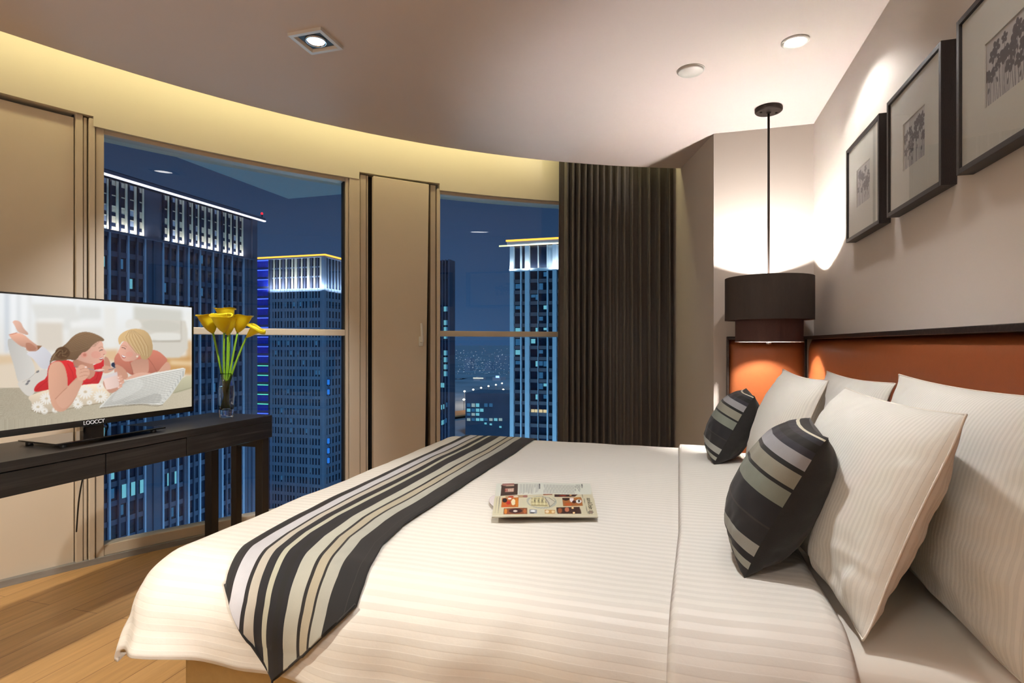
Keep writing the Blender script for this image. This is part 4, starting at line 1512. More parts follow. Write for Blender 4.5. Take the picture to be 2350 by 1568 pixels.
ZB = 0.585
pillow(0.562, 1.60, ZB - 0.02, 0.84, 0.50, 0.165, 0.20, 0.0, 11, 'nearest white pillow leaning on the headboard, cut by the right edge of the photo', roll=0.0)
pillow(0.562, 2.48, ZB - 0.02, 0.82, 0.47, 0.16, 0.20, 0.0, 23, 'white pillow against the headboard corner, mostly hidden behind the others')
pillow(0.332, 1.605, ZB - 0.005, 0.76, 0.47, 0.19, 0.375, 0.03, 37, 'large white pillow standing in front, behind the nearer striped cushion', wr=1.2)
pillow(0.325, 2.52, ZB - 0.005, 0.78, 0.475, 0.18, 0.34, 0.0, 41, 'white pillow standing behind the farther striped cushion')

cush = [(0.0, BK), (0.055, (150, 152, 142)), (0.10, (22, 21, 24)), (0.143, (152, 154, 148)), (0.215, (26, 25, 27)), (0.335, (46, 42, 40)), (0.345, (20, 20, 25)), (0.493, (118, 124, 114)), (0.60, (14, 14, 15)), (0.622, (134, 132, 120)), (0.722, (14, 14, 15)),
        (0.751, (142, 142, 146)), (0.833, (36, 36, 46)), (0.88, (16, 15, 14)), (0.93, (38, 38, 46)), (0.965, (205, 200, 180)), (0.978, (26, 25, 26))]
M_cush = ramp_mat('cushion_stripes', cush, 1, noise_amt=0.10, noise_scale=14)


def striped(bx, by, bz, S, T, lean, yaw, seed, label, roll=0.0):
    V, F, uv, fm = cushion_mesh(S, S, T, 70, 70, 0.06, seed, 0.7, pw=0.55, expo=2.6)
    r = empty('striped_cushion', label=label, cat='cushion', group='striped scatter cushions')
    place(r, bx, by, bz, lean, yaw, roll, S)
    n = 70 * 70
    uvs = [(q[1], 0.5 + q[0] / S) for q in uv]
    mk('front_panel', V[:n], F[:69 * 69], M_cush, r, smooth=True, uv=uvs[:n])
    mk('back_panel', V[n:], [tuple(i - n for i in f) for f in F[69 * 69:]], M_black, r, smooth=True)
    return r


striped(0.160, 1.60, ZB + 0.022, 0.38, 0.205, 0.48, -0.10, 5, 'nearer striped cushion, the larger one in the photo, with black sides', roll=0.0)
striped(0.160, 2.87, ZB + 0.020, 0.36, 0.20, 0.48, -0.05, 8, 'farther striped cushion, beside the splayed wall at the back')

# ---------------------------------------------------------------- magazine on the duvet
def magazine_print():
    p = Paint(2352, 1108, 3, (220, 216, 196))
    p.poly([(380, 230), (1900, 225), (1920, 440), (380, 470)], (223, 226, 215))
    p.poly([(475, 268), (746, 262), (746, 450), (470, 462)], (78, 58, 42))
    p.poly([(540, 340), (684, 336), (684, 398), (540, 400)], (196, 158, 138))
    for x in range(545, 684, 28):
        p.ell(x, 370, 9, 22, (160, 60, 50) if x < 600 else (225, 205, 190))
    p.poly([(490, 250), (690, 250), (690, 276), (560, 300), (490, 280)], (170, 120, 110))
    p.poly([(556, 285), (684, 285), (684, 300), (556, 300)], (215, 190, 160))
    rs = random.Random(4)
    for x in range(768, 1000, 17):
        p.line([(x, 268), (x, 440 - rs.random() * 30)], 6, (150, 152, 150), 0.8)
    for x in range(1020, 1080, 17):
        p.line([(x, 268), (x, 300 + rs.random() * 130)], 6, (150, 152, 150), 0.8)
    p.line([(1093, 262), (1096, 352)], 14, (50, 50, 52))
    for x in range(1170, 1650, 17):
        p.line([(x, 270), (x, 420)], 6, (155, 156, 154), 0.8)
    for x in range(1665, 1750, 17):
        p.line([(x, 260), (x, 300 + rs.random() * 110)], 6, (90, 90, 92), 0.8)
    p.line([(1762, 250), (1768, 318)], 14, (50, 50, 52))
    p.poly([(385, 462), (900, 458), (1300, 432), (1922, 422), (2028, 780), (1500, 790), (340, 800)], (214, 208, 180))
    p.line([(462, 470), (432, 780)], 5, (90, 90, 80))
    p.line([(415, 480), (385, 770)], 10, (150, 148, 130), 0.6)
    def ph(P, col, marks):
        p.poly(P, col)
        for m_ in marks:
            p.ell(*m_)
    ph([(548, 462), (905, 455), (905, 500), (548, 510)], (190, 160, 120), [(640, 482, 50, 16, (190, 80, 50)), (720, 482, 40, 14, (235, 225, 200)), (870, 480, 40, 20, (160, 110, 100))])
    ph([(492, 525), (765, 522), (765, 678), (482, 678)], (196, 110, 45), [(540, 570, 40, 35, (40, 30, 30)), (600, 610, 40, 26, (190, 50, 40)), (680, 600, 34, 50, (236, 224, 190)), (735, 600, 26, 70, (214, 130, 40)), (620, 545, 30, 14, (245, 240, 230)), (560, 660, 50, 14, (210, 90, 50))])
    ph([(530, 695), (905, 688), (915, 784), (526, 788)], (140, 82, 48), [(560, 740, 26, 40, (220, 140, 60)), (720, 735, 110, 36, (70, 40, 36)), (715, 738, 34, 16, (230, 220, 210)), (870, 740, 24, 38, (190, 110, 60))])
    ph([(1335, 436), (1700, 426), (1660, 462), (1340, 478)], (70, 45, 40), [(1470, 452, 60, 9, (150, 60, 40)), (1590, 440, 20, 9, (240, 190, 120))])
    ph([(1458, 488), (1752, 468), (1785, 636), (1482, 650)], (168, 108, 60), [(1520, 530, 60, 34, (54, 40, 36)), (1690, 500, 60, 22, (226, 170, 70)), (1610, 540, 30, 46, (235, 230, 235)), (1720, 570, 44, 30, (225, 232, 235)), (1725, 565, 16, 20, (60, 60, 55)), (1560, 620, 60, 24, (190, 96, 50)), (1650, 580, 30, 22, (80, 40, 40))])
    ph([(1370, 672), (1738, 652), (1770, 756), (1390, 768)], (72, 50, 44), [(1430, 720, 34, 40, (150, 90, 55)), (1540, 700, 36, 34, (196, 120, 90)), (1630, 672, 18, 14, (255, 220, 160)), (1650, 745, 18, 14, (255, 220, 160))])
    ph([(946, 712), (1062, 712), (1064, 772), (944, 776)], (150, 158, 170), [(1000, 735, 40, 16, (235, 238, 242)), (990, 765, 40, 10, (50, 50, 60))])
    ph([(1190, 712), (1350, 712), (1354, 768), (1196, 772)], (196, 150, 80), [(1230, 740, 30, 22, (235, 220, 190)), (1320, 740, 24, 20, (235, 215, 170))])
    p.poly([(1156, 436), (1300, 432), (1306, 446), (1158, 456)], (160, 96, 60))
    # house drawing in a wreath
    for k in range(60):
        a = 2 * PI * k / 60
        p.ell(1135 + 225 * math.cos(a), 585 + 100 * math.sin(a), 26, 9, (170, 176, 168) if k % 2 else (190, 192, 180), 0.9, a + 1.2)
    p.poly([(968, 500), (1150, 478), (1252, 600), (1262, 668), (1180, 664), (968, 660)], (205, 196, 150))
    for y in (508, 545, 598, 645):
        p.line([(975, y), (1225, y + 2)], 13, (150, 140, 96))
    for x in (1000, 1060, 1120, 1180):
        p.line([(x, 520), (x, 640)], 15, (226, 220, 180))
        p.line([(x + 26, 560), (x + 26, 590)], 20, (100, 98, 72))
    p.poly([(1150, 480), (1350, 585), (1262, 668), (1215, 590)], (206, 202, 186))
    p.line([(1150, 480), (1245, 600), (1270, 665)], 9, (84, 78, 60))
    p.line([(1190, 490), (1355, 588), (1268, 668)], 8, (120, 116, 98))
    # title rule and flower emblem
    p.line([(1770, 425), (1868, 756)], 5, (96, 94, 80))
    for k in range(6):
        a = k * PI / 3
        p.ell(1915 + 24 * math.cos(a), 730 + 16 * math.sin(a), 17, 11, (120, 104, 92), 0.9, a)
    p.ell(1882, 735, 20, 22, (140, 138, 118), 0.8)
    p.ell(1915, 730, 9, 7, (190, 150, 130))
    return p


mp_ = magazine_print()
ZM = 0.5975
r = empty('magazine', (-0.45, 1.93, ZM), label='open magazine with small interior photos lying in the middle of the white duvet', cat='magazine')
# plan corners of the page area, in metres
Wc = [(-0.564, 1.685), (-0.245, 1.790), (-0.335, 2.220), (-0.685, 2.100)]
# print coordinates of those corners
Pc = [(340, 822), (2026, 800), (1890, 240), (395, 245)]
Hm = homography(Wc, Pc)
Mq = homography([(0, 0), (1, 0), (1, 1), (0, 1)], Wc)
def sheet(name, y0, y1, zf, thick, nu=150, nv=70):
    U, V_ = grid_uv(nu, nv)
    vy = y0 + (y1 - y0) * V_
    wx, wy = apply_h(Mq, U, vy)
    px_, py_ = apply_h(Hm, wx, wy)
    zz = zf(U, V_)
    Vt = np.stack([wx + 0.45, wy - 1.93, zz], 1)
    o = mk(name, Vt.tolist(), grid_faces(nu, nv), attr_mat('magazine_print', None, 0.35) if 'magprint' not in MT else MT['magprint'], r, solid=thick)
    MT['magprint'] = o.data.materials[0]
    printed(o, mp_.sample(px_, py_))
    return o
sheet('far_page', 0.44, 1.0, lambda u, v: 0.003 + 0.003 * np.sin(u * 5) + 0.004 * v * (1 - v) + 0.0015, 0.0015)
cov = sheet('front_cover', 0.0, 0.47, lambda u, v: 0.006 + 0.0025 * np.sin(u * 4 + 0.5) + 0.006 * v, 0.0035)
# title runs along the right-hand edge of the cover
def on_page(u, v, z):
    wx, wy = apply_h(Mq, [u], [v])
    return Vector((float(wx[0]) + 0.45, float(wy[0]) - 1.93, z))
a_, b_ = on_page(0.925, 0.455, 0.0125), on_page(0.925, 0.10, 0.0125)
dr = (b_ - a_)
rz = math.atan2(dr.y, dr.x)
tt = letters('title_lettering', 'ature & Desire', 0.0225, a_, (0, 0, rz), pbr('title_ink', (92, 88, 74), 0.6, noise_amt=0.05), cov, 0.0002, 'LEFT')
tt.rotation_mode = 'XYZ'
tag(tt, label='thin grey title letters along the cover edge')
# loose white sheet peeking out on the left, under the pages
U, V_ = grid_uv(24, 24)
wx, wy = apply_h(Mq, -0.055 + 0.12 * U, 0.30 + 0.45 * V_)
k_ = np.sin(V_ * PI) ** 0.5
wx = wx + 0.05 * (1 - k_) * (1 - U)
mk('loose_leaf', np.stack([wx + 0.45, wy - 1.93, 0.001 + 0 * U], 1).tolist(), grid_faces(24, 24), pbr('loose_leaf_paper', (222, 214, 216), 0.7, noise_amt=0.02), r, smooth=True, solid=0.0006)

# ---------------------------------------------------------------- curtain in the recess, drawn to the side
def curtain():
    V, uv = [], []
    nu, nv = 420, 30
    rs = random.Random(2)
    for j in range(nv):
        z = 0.02 + (2.83 - 0.02) * j / (nv - 1)
        for i in range(nu):
            s = i / (nu - 1)
            th = 120.95 + (109.7 - 120.95) * s
            # tight gathers on the window side, wide soft folds towards the wall
            ph_ = 2 * PI * (22 * s - 6.0 * s * s)
            ampl = 0.030 + 0.012 * math.sin(s * 9) + 0.004 * math.sin(z * 2 + s * 20)
            d_ = ampl * math.sin(ph_ + 0.25 * math.sin(z * 1.7 + s * 13)) + 0.010 * math.sin(2 * ph_ + 1)
            spread = 0.22 * (1 - z / 2.83) * (0.5 - s)
            p = cp(th + 0.25 * math.cos(ph_) + spread, 4.945 + d_, z)
            V.append(p)
            uv.append((s * 2.2, z))
    o = mk('curtain', V, grid_faces(nu, nv), M_curtain, None, smooth=True, uv=uv, solid=0.003)
    return tag(o, label='dark taupe pleated curtain hanging full height beside the right-hand window', cat='curtain')
curtain()
tag(MB().arc(107.5, 123, 4.93, 4.96, 2.83, 2.86).build('curtain_track', M_white), label='white curtain track fixed up in the recess above the dark curtain', cat='curtain track')

# ---------------------------------------------------------------- framed pictures on the headboard wall
def art_print(seed, reflection_fade):
    p = Paint(600, 540, 2, (196, 192, 192))
    rs = random.Random(seed)
    c = tuple(int(88 + (150 - 88) * reflection_fade + d) for d in (0, -5, 0))  # the glass reflection over the print is put into paler ink
    c2 = tuple(int(120 + (165 - 120) * reflection_fade + d) for d in (0, -4, 2))
    heads = []
    for i in range(22):
        x = 20 + 560 * (i + 0.5) / 22 + rs.uniform(-20, 20)
        y = 70 + 300 * rs.random()
        heads.append((x, y))
        p.line([(x, y), (x + rs.uniform(-14, 14), (y + 540) / 2), (x + rs.uniform(-20, 20), 545)], 7 + 4 * rs.random(), c2, 0.9)
    for x, y in heads:
        k = rs.choice((4, 5, 5))
        a0 = rs.random() * 3
        q = rs.uniform(32, 46)
        for m_ in range(k):
            a = a0 + 2 * PI * m_ / k
            p.ell(x + q * 0.8 * math.cos(a), y + q * 0.8 * math.sin(a), q * 0.68, q * 0.50, c, 0.95, a)
        p.ell(x, y, q * 0.14, q * 0.14, (188, 184, 184))
        if rs.random() > 0.5:
            p.ell(x + rs.uniform(-40, 40), min(500, y + 120), 11, 26, c, 0.9, rs.uniform(-0.3, 0.3))
    return p


def picture(y0, y1, z0, z1, seed, reflection_fade, label, px0=0.30, px1=0.70, pz0=0.31, pz1=0.69):
    XF = 0.747
    r = empty('framed_picture', (XW, (y0 + y1) / 2, z0), label=label, cat='picture', group='framed flower prints above the headboard')
    cy = (y0 + y1) / 2
    def fb(xa, xb, ya, yb, za, zb):
        return MB().box(xa - XW, xb - XW, ya - cy, yb - cy, za - z0, zb - z0)
    w_ = 0.0155
    fb(XF, XW - 0.001, y0, y0 + w_, z0, z1).build('frame_side', M_frameblk, r, bevel=0.001)
    fb(XF, XW - 0.001, y1 - w_, y1, z0, z1).build('frame_side', M_frameblk, r, bevel=0.001)
    fb(XF, XW - 0.001, y0 + w_, y1 - w_, z0, z0 + w_).build('frame_bottom', M_frameblk, r, bevel=0.001)
    fb(XF, XW - 0.001, y0 + w_, y1 - w_, z1 - w_, z1).build('frame_top', M_frameblk, r, bevel=0.001)
    # mat board with a cut window
    W_, H_ = y1 - y0, z1 - z0
    a0, a1, b0, b1 = y0 + W_ * px0, y0 + W_ * px1, z0 + H_ * pz0, z0 + H_ * pz1
    m = MB()
    def mbx(ya, yb, za, zb):
        m.box(XF + 0.008 - XW, XF + 0.011 - XW, ya - cy, yb - cy, za - z0, zb - z0)
    mbx(y0 + w_, a0, z0 + w_, z1 - w_)
    mbx(a1, y1 - w_, z0 + w_, z1 - w_)
    mbx(a0, a1, z0 + w_, b0)
    mbx(a0, a1, b1, z1 - w_)
    mb_ = m.build('mat_board', M_mat, r)
    nu, nv = 150, 135
    U, V_ = grid_uv(nu, nv)
    yy, zz = a0 + (a1 - a0) * U, b0 + (b1 - b0) * V_
    o = mk('art_print', np.stack([np.full_like(yy, XF + 0.0115 - XW), yy - cy, zz - z0], 1).tolist(), grid_faces(nu, nv), None, mb_, mats=[MT.get('artprint') or attr_mat('art_ink', None, 0.8)])
    MT['artprint'] = o.data.materials[0]
    pa = art_print(seed, reflection_fade)
    printed(o, pa.sample((1 - U) * 600, (1 - V_) * 540))
    mk('picture_glass', [(XF + 0.005 - XW, y0 + w_ - cy, w_), (XF + 0.005 - XW, y1 - w_ - cy, w_), (XF + 0.005 - XW, y1 - w_ - cy, z1 - z0 - w_), (XF + 0.005 - XW, y0 + w_ - cy, z1 - z0 - w_)], [(0, 1, 2, 3)], M_pglass, r)
    return r


M_pglass = glass_pane('picture_glass', (0.97, 0.98, 0.97), 1.45, 0.9)
picture(2.503, 2.950, 1.620, 2.048, 5, 0.45, 'farthest and smallest looking of the framed grey flower prints, nearest the hanging lamp')
picture(1.963, 2.417, 1.622, 2.052, 9, 0.15, 'middle one of the framed grey flower prints on the bed wall')
picture(1.415, 1.867, 1.622, 2.052, 14, 0.0, 'framed flower print cut off by the top right corner of the photo')

# ---------------------------------------------------------------- the city outside
GZ = -80.0
M_ground = pbr('hazy_ground', (140, 160, 180), 0.95, noise_amt=0.3, noise_scale=0.01)  # haze above the ground is put into its pale colour
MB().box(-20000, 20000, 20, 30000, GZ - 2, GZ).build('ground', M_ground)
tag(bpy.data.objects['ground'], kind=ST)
M_facA = pbr('tower_stone_blue', (70, 78, 102), 0.9, noise_amt=0.1, noise_scale=0.3)
M_facA2 = pbr('tower_pale_fin', (150, 164, 190), 0.85, noise_amt=0.08, noise_scale=0.5)
M_lite = pbr('tower_cream_floodlit_stone', (206, 198, 182), 0.85, noise_amt=0.08, noise_scale=0.5)
M_dwin = pbr('night_glazing', (26, 36, 60), 0.25, noise_amt=0.5, noise_scale=0.4, spec=0.6)
M_facB = pbr('far_tower_stone', (112, 132, 158), 0.9, noise_amt=0.08, noise_scale=0.4)
M_facC = pbr('tower_pilaster_stone', (178, 198, 214), 0.9, noise_amt=0.05, noise_scale=0.4)
M_ledwash = pbr('balcony_glass_led_wash', (40, 60, 190), 0.3, noise_amt=0.2, noise_scale=1)  # the blue wash of the LED bars is put into the glass colour
M_span = pbr('tower_brown_spandrel', (92, 92, 104), 0.9, noise_amt=0.1, noise_scale=0.4)
E_cy = emit('office_light_cyan', (120, 205, 225), 0.75)
E_cyd = emit('office_light_dim', (60, 120, 170), 0.55)
E_wm = emit('office_light_warm', (225, 205, 160), 0.9)
E_wh = emit('roofline_white_led', (235, 235, 245), 1.3)
E_or = emit('roofline_orange_led', (255, 170, 60), 2.2)
E_bl = emit('facade_blue_led', (60, 90, 255), 2.4)
E_gr = emit('facade_green_led', (90, 220, 190), 1.2)
E_red = emit('red_beacon', (255, 30, 40), 3.0)


def part(root, name, x0, x1, y0, y1, z0, z1, mat, **kw):
    l = root.location
    return MB().box(x0 - l.x, x1 - l.x, y0 - l.y, y1 - l.y, z0 - l.z, z1 - l.z).build(name, mat, root, **kw)


def flood(name, loc, target, power, sx_, sy_, col=(1.0, 0.97, 0.9)):
    return light(name, 'AREA', loc, power, col, target, shape='RECTANGLE', size=sx_, size_y=sy_)


# --- tower A: long dark slab on the left, its facade runs along Y at X = -97
XA = -97.0
TA = 31.8
r = empty('office_tower', (XA, 70, GZ), label='long dark office tower filling the left window, with floodlit top floors', cat='tower')
part(r, 'tower_body', XA - 30, XA - 0.35, 20, 111.2, GZ, TA - 1.0, M_dwin)
part(r, 'end_wall', XA - 30, XA + 0.2, 110.4, 112.0, GZ, TA - 1.0, M_facA)
part(r, 'roof_slab', XA - 30, XA + 1.4, 20, 113.3, TA - 0.9, TA - 0.25, M_facA)
part(r, 'roof_led_line', XA + 0.9, XA + 1.5, 40, 113.4, TA - 1.15, TA - 0.85, E_wh)
part(r, 'parapet', XA - 29, XA - 3, 20, 110, TA - 0.25, TA + 1.3, M_dwin)
zb = 21.6
# pilasters: lit bays (cream) in the top band, pale fins all the way down
bays = [(74.4, 75.5), (75.8, 77.4), (77.6, 79.1), (79.3, 80.9), (81.2, 82.4), (86.6, 87.9), (88.4, 89.8), (90.0, 91.4), (92.4, 93.6), (94.0, 95.2), (95.5, 97.0), (97.2, 98.7), (99.0, 100.4), (101.4, 102.6), (102.9, 104.2), (104.5, 106.0), (106.3, 107.7)]
for i, (a, b_) in enumerate(bays):
    part(r, 'crown_fin', XA - 0.34, XA + 0.20, a - 0.24, a + 0.06, zb, TA - 1.3, M_dwin)
    part(r, 'lit_pilaster', XA - 0.3, XA + 0.06, b_ - 0.36 * (b_ - a), b_ - 0.10, zb, TA - 1.3, M_lite)
    part(r, 'bay_back', XA - 0.34, XA - 0.12, a, b_ - 0.36 * (b_ - a), zb, TA - 1.3, M_lite if i % 3 else M_facA2)
    for k in range(4):
        part(r, 'bay_window', XA - 0.12, XA - 0.08, a + 0.04, b_ - 0.36 * (b_ - a), zb + 0.6 + 1.9 * k, zb + (1.3 if k < 2 else 2.28) + 1.9 * k, M_dwin)
        part(r, 'bay_sill', XA - 0.12, XA + 0.02, a + 0.05, b_ - 0.42 * (b_ - a), zb + 0.42 + 1.9 * k, zb + 0.58 + 1.9 * k, M_lite)
for a, b_ in ((70, 74.3), (82.5, 86.5), (91.5, 92.3), (100.5, 101.3), (107.8, 110.4)):
    part(r, 'dark_bay', XA - 0.35, XA - 0.15, a, b_, GZ, TA - 1.3, M_facA)
for k, y in enumerate([74.0, 75.65, 77.5, 79.2, 81.0, 82.6, 84.5, 86.5, 88.1, 89.9, 91.5, 92.5, 93.9, 95.4, 97.1, 98.85, 100.5, 101.5, 102.8, 104.3, 106.1, 107.8, 109.4]):
    part(r, 'facade_fin', XA - 0.34, XA + 0.08, y - 0.17, y + 0.17, GZ, zb - 0.3, M_facA2 if k % 2 else M_facA)
for y in (60, 62, 64, 66, 68, 70, 72):
    part(r, 'facade_fin', XA - 0.8, XA + 0.25, y - 0.17, y + 0.17, GZ, TA - 1.3, M_facA)
zf = zb - 0.3
while zf > -62:
    part(r, 'floor_band', XA - 0.34, XA - 0.22, 55, 110.6, zf - 0.95, zf, M_facA)
    zf -= 3.45
part(r, 'ledge', XA - 0.9, XA + 0.5, 60, 111.2, zb - 0.5, zb - 0.15, M_facA)
rs = random.Random(12)
cols = [(74.2, 75.5), (75.9, 77.3), (77.7, 79.0), (79.4, 80.8), (86.8, 87.8), (88.3, 89.7), (95.6, 96.9), (99.1, 100.2), (103, 104.1)]
lit = [(79.4, 80.6, 2), (86.9, 87.7, 2), (77.8, 78.8, 1), (82.8, 83.6, 4), (75.9, 77.0, 5), (79.6, 80.6, 5), (102.0, 102.6, 8), (93, 93.6, 9), (86.9, 87.8, 7)]
for i in range(34):
    c = rs.choice(cols)
    lit.append((c[0] + 0.1, c[1] - 0.1, rs.randint(0, 22)))
for y0, y1, k in lit:
    zt = zb - 1.4 - 3.45 * k
    part(r, 'dim_window', XA - 0.34, XA - 0.30, y0, y0 + (y1 - y0) * 0.6, zt - 1.9, zt - 0.3 * rs.random(), E_cyd if rs.random() > 0.12 else E_cy)
# a bright row of offices low down, seen under the console
for y in (78.2, 80.0, 81.8, 84.3, 86.0, 87.7, 89.4):
    part(r, 'lit_window', XA - 0.34, XA - 0.26, y, y + 0.75, -27.2, -24.2, E_cy)
for a, b_ in ((74.4, 82.4), (86.6, 91.4), (92.4, 100.4), (101.4, 107.7)):
    flood('tower_floodlight', (XA + 0.7, (a + b_) / 2, zb - 0.05), (XA - 0.6, (a + b_) / 2, zb + 4.5), 42 * (b_ - a), b_ - a, 0.3)
MB().lathe([(0, 0.0), (0.25, 0.15), (0.25, 0.45), (0, 0.6)], 0, 0, 12).build('beacon', E_red, r).location = (0.5, 43.2, TA + 0.6 - GZ)
part(r, 'beacon_mast', XA + 0.4, XA + 0.6, 113.1, 113.3, TA - 0.3, TA + 0.7, M_dwin)

# --- tower B: behind it, front facade along X at Y = 174, side facade along Y at X = -121.4
r = empty('office_tower', (-138, 190, GZ), label='pale gridded office tower with blue light bars down its left edge', cat='tower')
TB_ = 33.3
part(r, 'tower_body', -151.9, -122.3, 174.9, 212, GZ, TB_ - 0.6, M_dwin)
part(r, 'roof_slab', -153, -121.2, 173.6, 212, TB_ - 0.9, TB_, M_facB)
part(r, 'roof_led_line', -153.2, -121.0, 173.3, 173.7, TB_ - 0.45, TB_ + 0.05, E_or)
part(r, 'roof_led_line', -121.1, -120.7, 173.4, 212, TB_ - 0.45, TB_ + 0.05, E_or)
part(r, 'rooftop_plant', -148, -130, 180, 205, TB_, TB_ + 1.2, M_facA)
part(r, 'led_bay', -152.6, -145.6, 174.3, 175.2, GZ, TB_ - 0.8, M_facA)
for k in range(30):
    z = TB_ - 1.0 - 3.55 * k
    if z < -62:
        break
    o = part(r, 'led_bar', -152.3, -145.7, 173.9, 174.2, z - 0.30, z, E_bl if k < 11 or k > 15 else E_gr)
    part(r, 'glass_balcony', -152.2, -145.8, 174.15, 174.25, z - 2.6, z - 0.4, M_ledwash if k < 16 else M_dwin)
zl = 21.4
x = -145.2
px_ = []
k = 0
while x < -121.3:
    px_.append((x, 0.95 if k % 4 == 0 else 0.42))
    x += 1.52 if k % 4 == 0 else 1.28
    k += 1
for x, w_ in px_:
    part(r, 'pilaster', x, x + w_, 174.5, 174.95, GZ, zl, M_facB)
    part(r, 'crown_pilaster', x, x + w_, 174.4, 174.95, zl, TB_ - 0.9, M_lite if int(x * 1.7) % 5 < 3 else M_facA)  # floodlit columns get pale stone, unlit ones dark: light put into colour
zf = zl
while zf > -62:
    part(r, 'floor_band', -145.4, -121.6, 174.62, 174.95, zf - 1.15, zf, M_facB)
    part(r, 'floor_band', -122.35, -122.05, 174.0, 211, zf - 1.15, zf, M_facB)
    zf -= 3.55
for z in (TB_ - 4.5, TB_ - 8.0):
    part(r, 'floor_band', -145.4, -121.6, 174.6, 174.95, z, z + 0.5, M_facB)
y = 174.0
k = 0
while y < 211:
    w_ = 1.4 if k % 5 == 0 else 0.5
    part(r, 'pilaster', -122.4, -121.9, y, y + w_, GZ, TB_ - 0.9, M_facB)
    y += w_ + 1.5
    k += 1
part(r, 'corner_pier', -122.6, -121.35, 173.8, 175.2, GZ, TB_ - 0.9, M_facB)
rs = random.Random(5)
for i in range(26):
    x, w_ = rs.choice(px_)
    k = rs.randint(1, 22)
    part(r, 'dim_window', x + w_ + 0.1, x + w_ + 0.75, 174.84, 174.9, zl - 3.55 * k - 1.2 - 1.7, zl - 3.55 * k - 1.3, E_cyd)
for k in (9, 10, 15, 16, 17):
    part(r, 'lit_stair_window', -121.9, -121.3, 176.2, 176.9, zl - 3.55 * k - 3, zl - 3.55 * k - 1.2, emit('stair_blue', (40, 120, 220), 1.0))
flood('tower_floodlight', (-133.4, 172.6, zl - 0.4), (-133.4, 174.6, zl + 4), 3800, 24, 0.3, (0.9, 0.95, 1.0))
flood('tower_floodlight', (-120.0, 192, zl - 0.4), (-122, 192, zl + 4), 3800, 36, 0.3, (0.9, 0.95, 1.0))

# --- tower C: right window, facade along X at Y = 152.6
r = empty('office_tower', (-30, 165, GZ), label='tower with bright white corner piers and an orange roof line, seen beside the curtain', cat='tower')
TC = 30.3
part(r, 'tower_body', -45.9, -10, 153.6, 182, GZ, TC - 0.5, M_dwin)
part(r, 'roof_slab', -46.6, -9, 152.3, 183, TC - 0.9, TC - 0.1, M_facC)
part(r, 'roof_led_line', -46.8, -9, 152.0, 152.35, TC - 0.15, TC + 0.3, E_or)
part(r, 'roof_led_line', -46.4, -9, 152.1, 152.35, TC - 1.5, TC - 1.15, emit('soffit_led', (255, 240, 205), 1.6))
part(r, 'roof_aerial', -48.9, -46.3, 152.2, 152.4, TC - 1.5, TC - 1.1, emit('aerial_glow', (240, 250, 190), 1.2))
for x0, x1, nm in ((-45.7, -44.6, 'pilaster'), (-41.3, -40.05, 'pilaster'), (-33.4, -32.3, 'pilaster'), (-25.4, -24.2, 'pilaster')):
    part(r, nm, x0, x1, 152.2, 153.7, GZ, TC - 1.6, M_facC)
for x0, x1 in ((-42.75, -42.4), (-35.1, -34.75), (-29.0, -28.7), (-37.7, -37.6), (-31.2, -31.0)):
    part(r, 'thin_pilaster', x0, x1, 152.5, 153.7, GZ, TC - 1.6, M_facC)
zl = 22.4
part(r, 'ledge', -45.9, -10, 152.4, 153.7, zl - 0.7, zl, M_facC)
part(r, 'crown_panel', -34.7, -33.4, 153.0, 153.7, zl, TC - 1.6, M_facC)
part(r, 'crown_panel', -32.3, -26, 153.0, 153.7, zl, TC - 1.6, M_facC)
zf = zl - 3.0
k = 0
rs = random.Random(9)
while zf > -50:
    part(r, 'floor_band', -44.6, -10, 152.9, 153.7, zf - 0.95, zf, M_span)
    zf -= 3.12
    k += 1
litC = {1: 0.5, 3: 1.0, 5: 0.9, 6: 0.3, 7: 0.8, 8: 1.0}
for k in range(18):
    z1 = zl - 3.0 - 0.95 - 3.12 * (k - 1)
    for x0, x1 in ((-44.4, -43.0), (-39.8, -38.6), (-38.5, -37.8), (-37.5, -36.4), (-36.2, -35.2)):
        pr = litC.get(k, 0.16)
        if rs.random() < pr * 0.75:
            h_ = rs.uniform(0.7, 1.9)
            part(r, 'lit_window', x0, x1, 153.5, 153.56, z1 - 0.2 - h_, z1 - 0.25, rs.choice((E_cy, E_cyd, E_cyd)))
for x0, x1 in ((-39.8, -38.9), (-38.8, -37.8), (-37.5, -36.5), (-36.3, -35.2)):
    part(r, 'lit_window', x0, x1, 153.5, 153.56, -18.9, -17.2, E_wm)
for xm, w_ in ((-45.15, 1.1), (-40.65, 1.2), (-30, 8)):
    flood('tower_floodlight', (xm, 151.4, zl - 0.3), (xm, 152.8, zl + 3.2), 260 * w_ if w_ < 2 else 900, w_, 0.3)
flood('tower_floodlight', (-37.5, 152.9, zl + 0.1), (-37.5, 153.6, zl + 4), 300, 5, 0.2, (1, 0.95, 0.7))

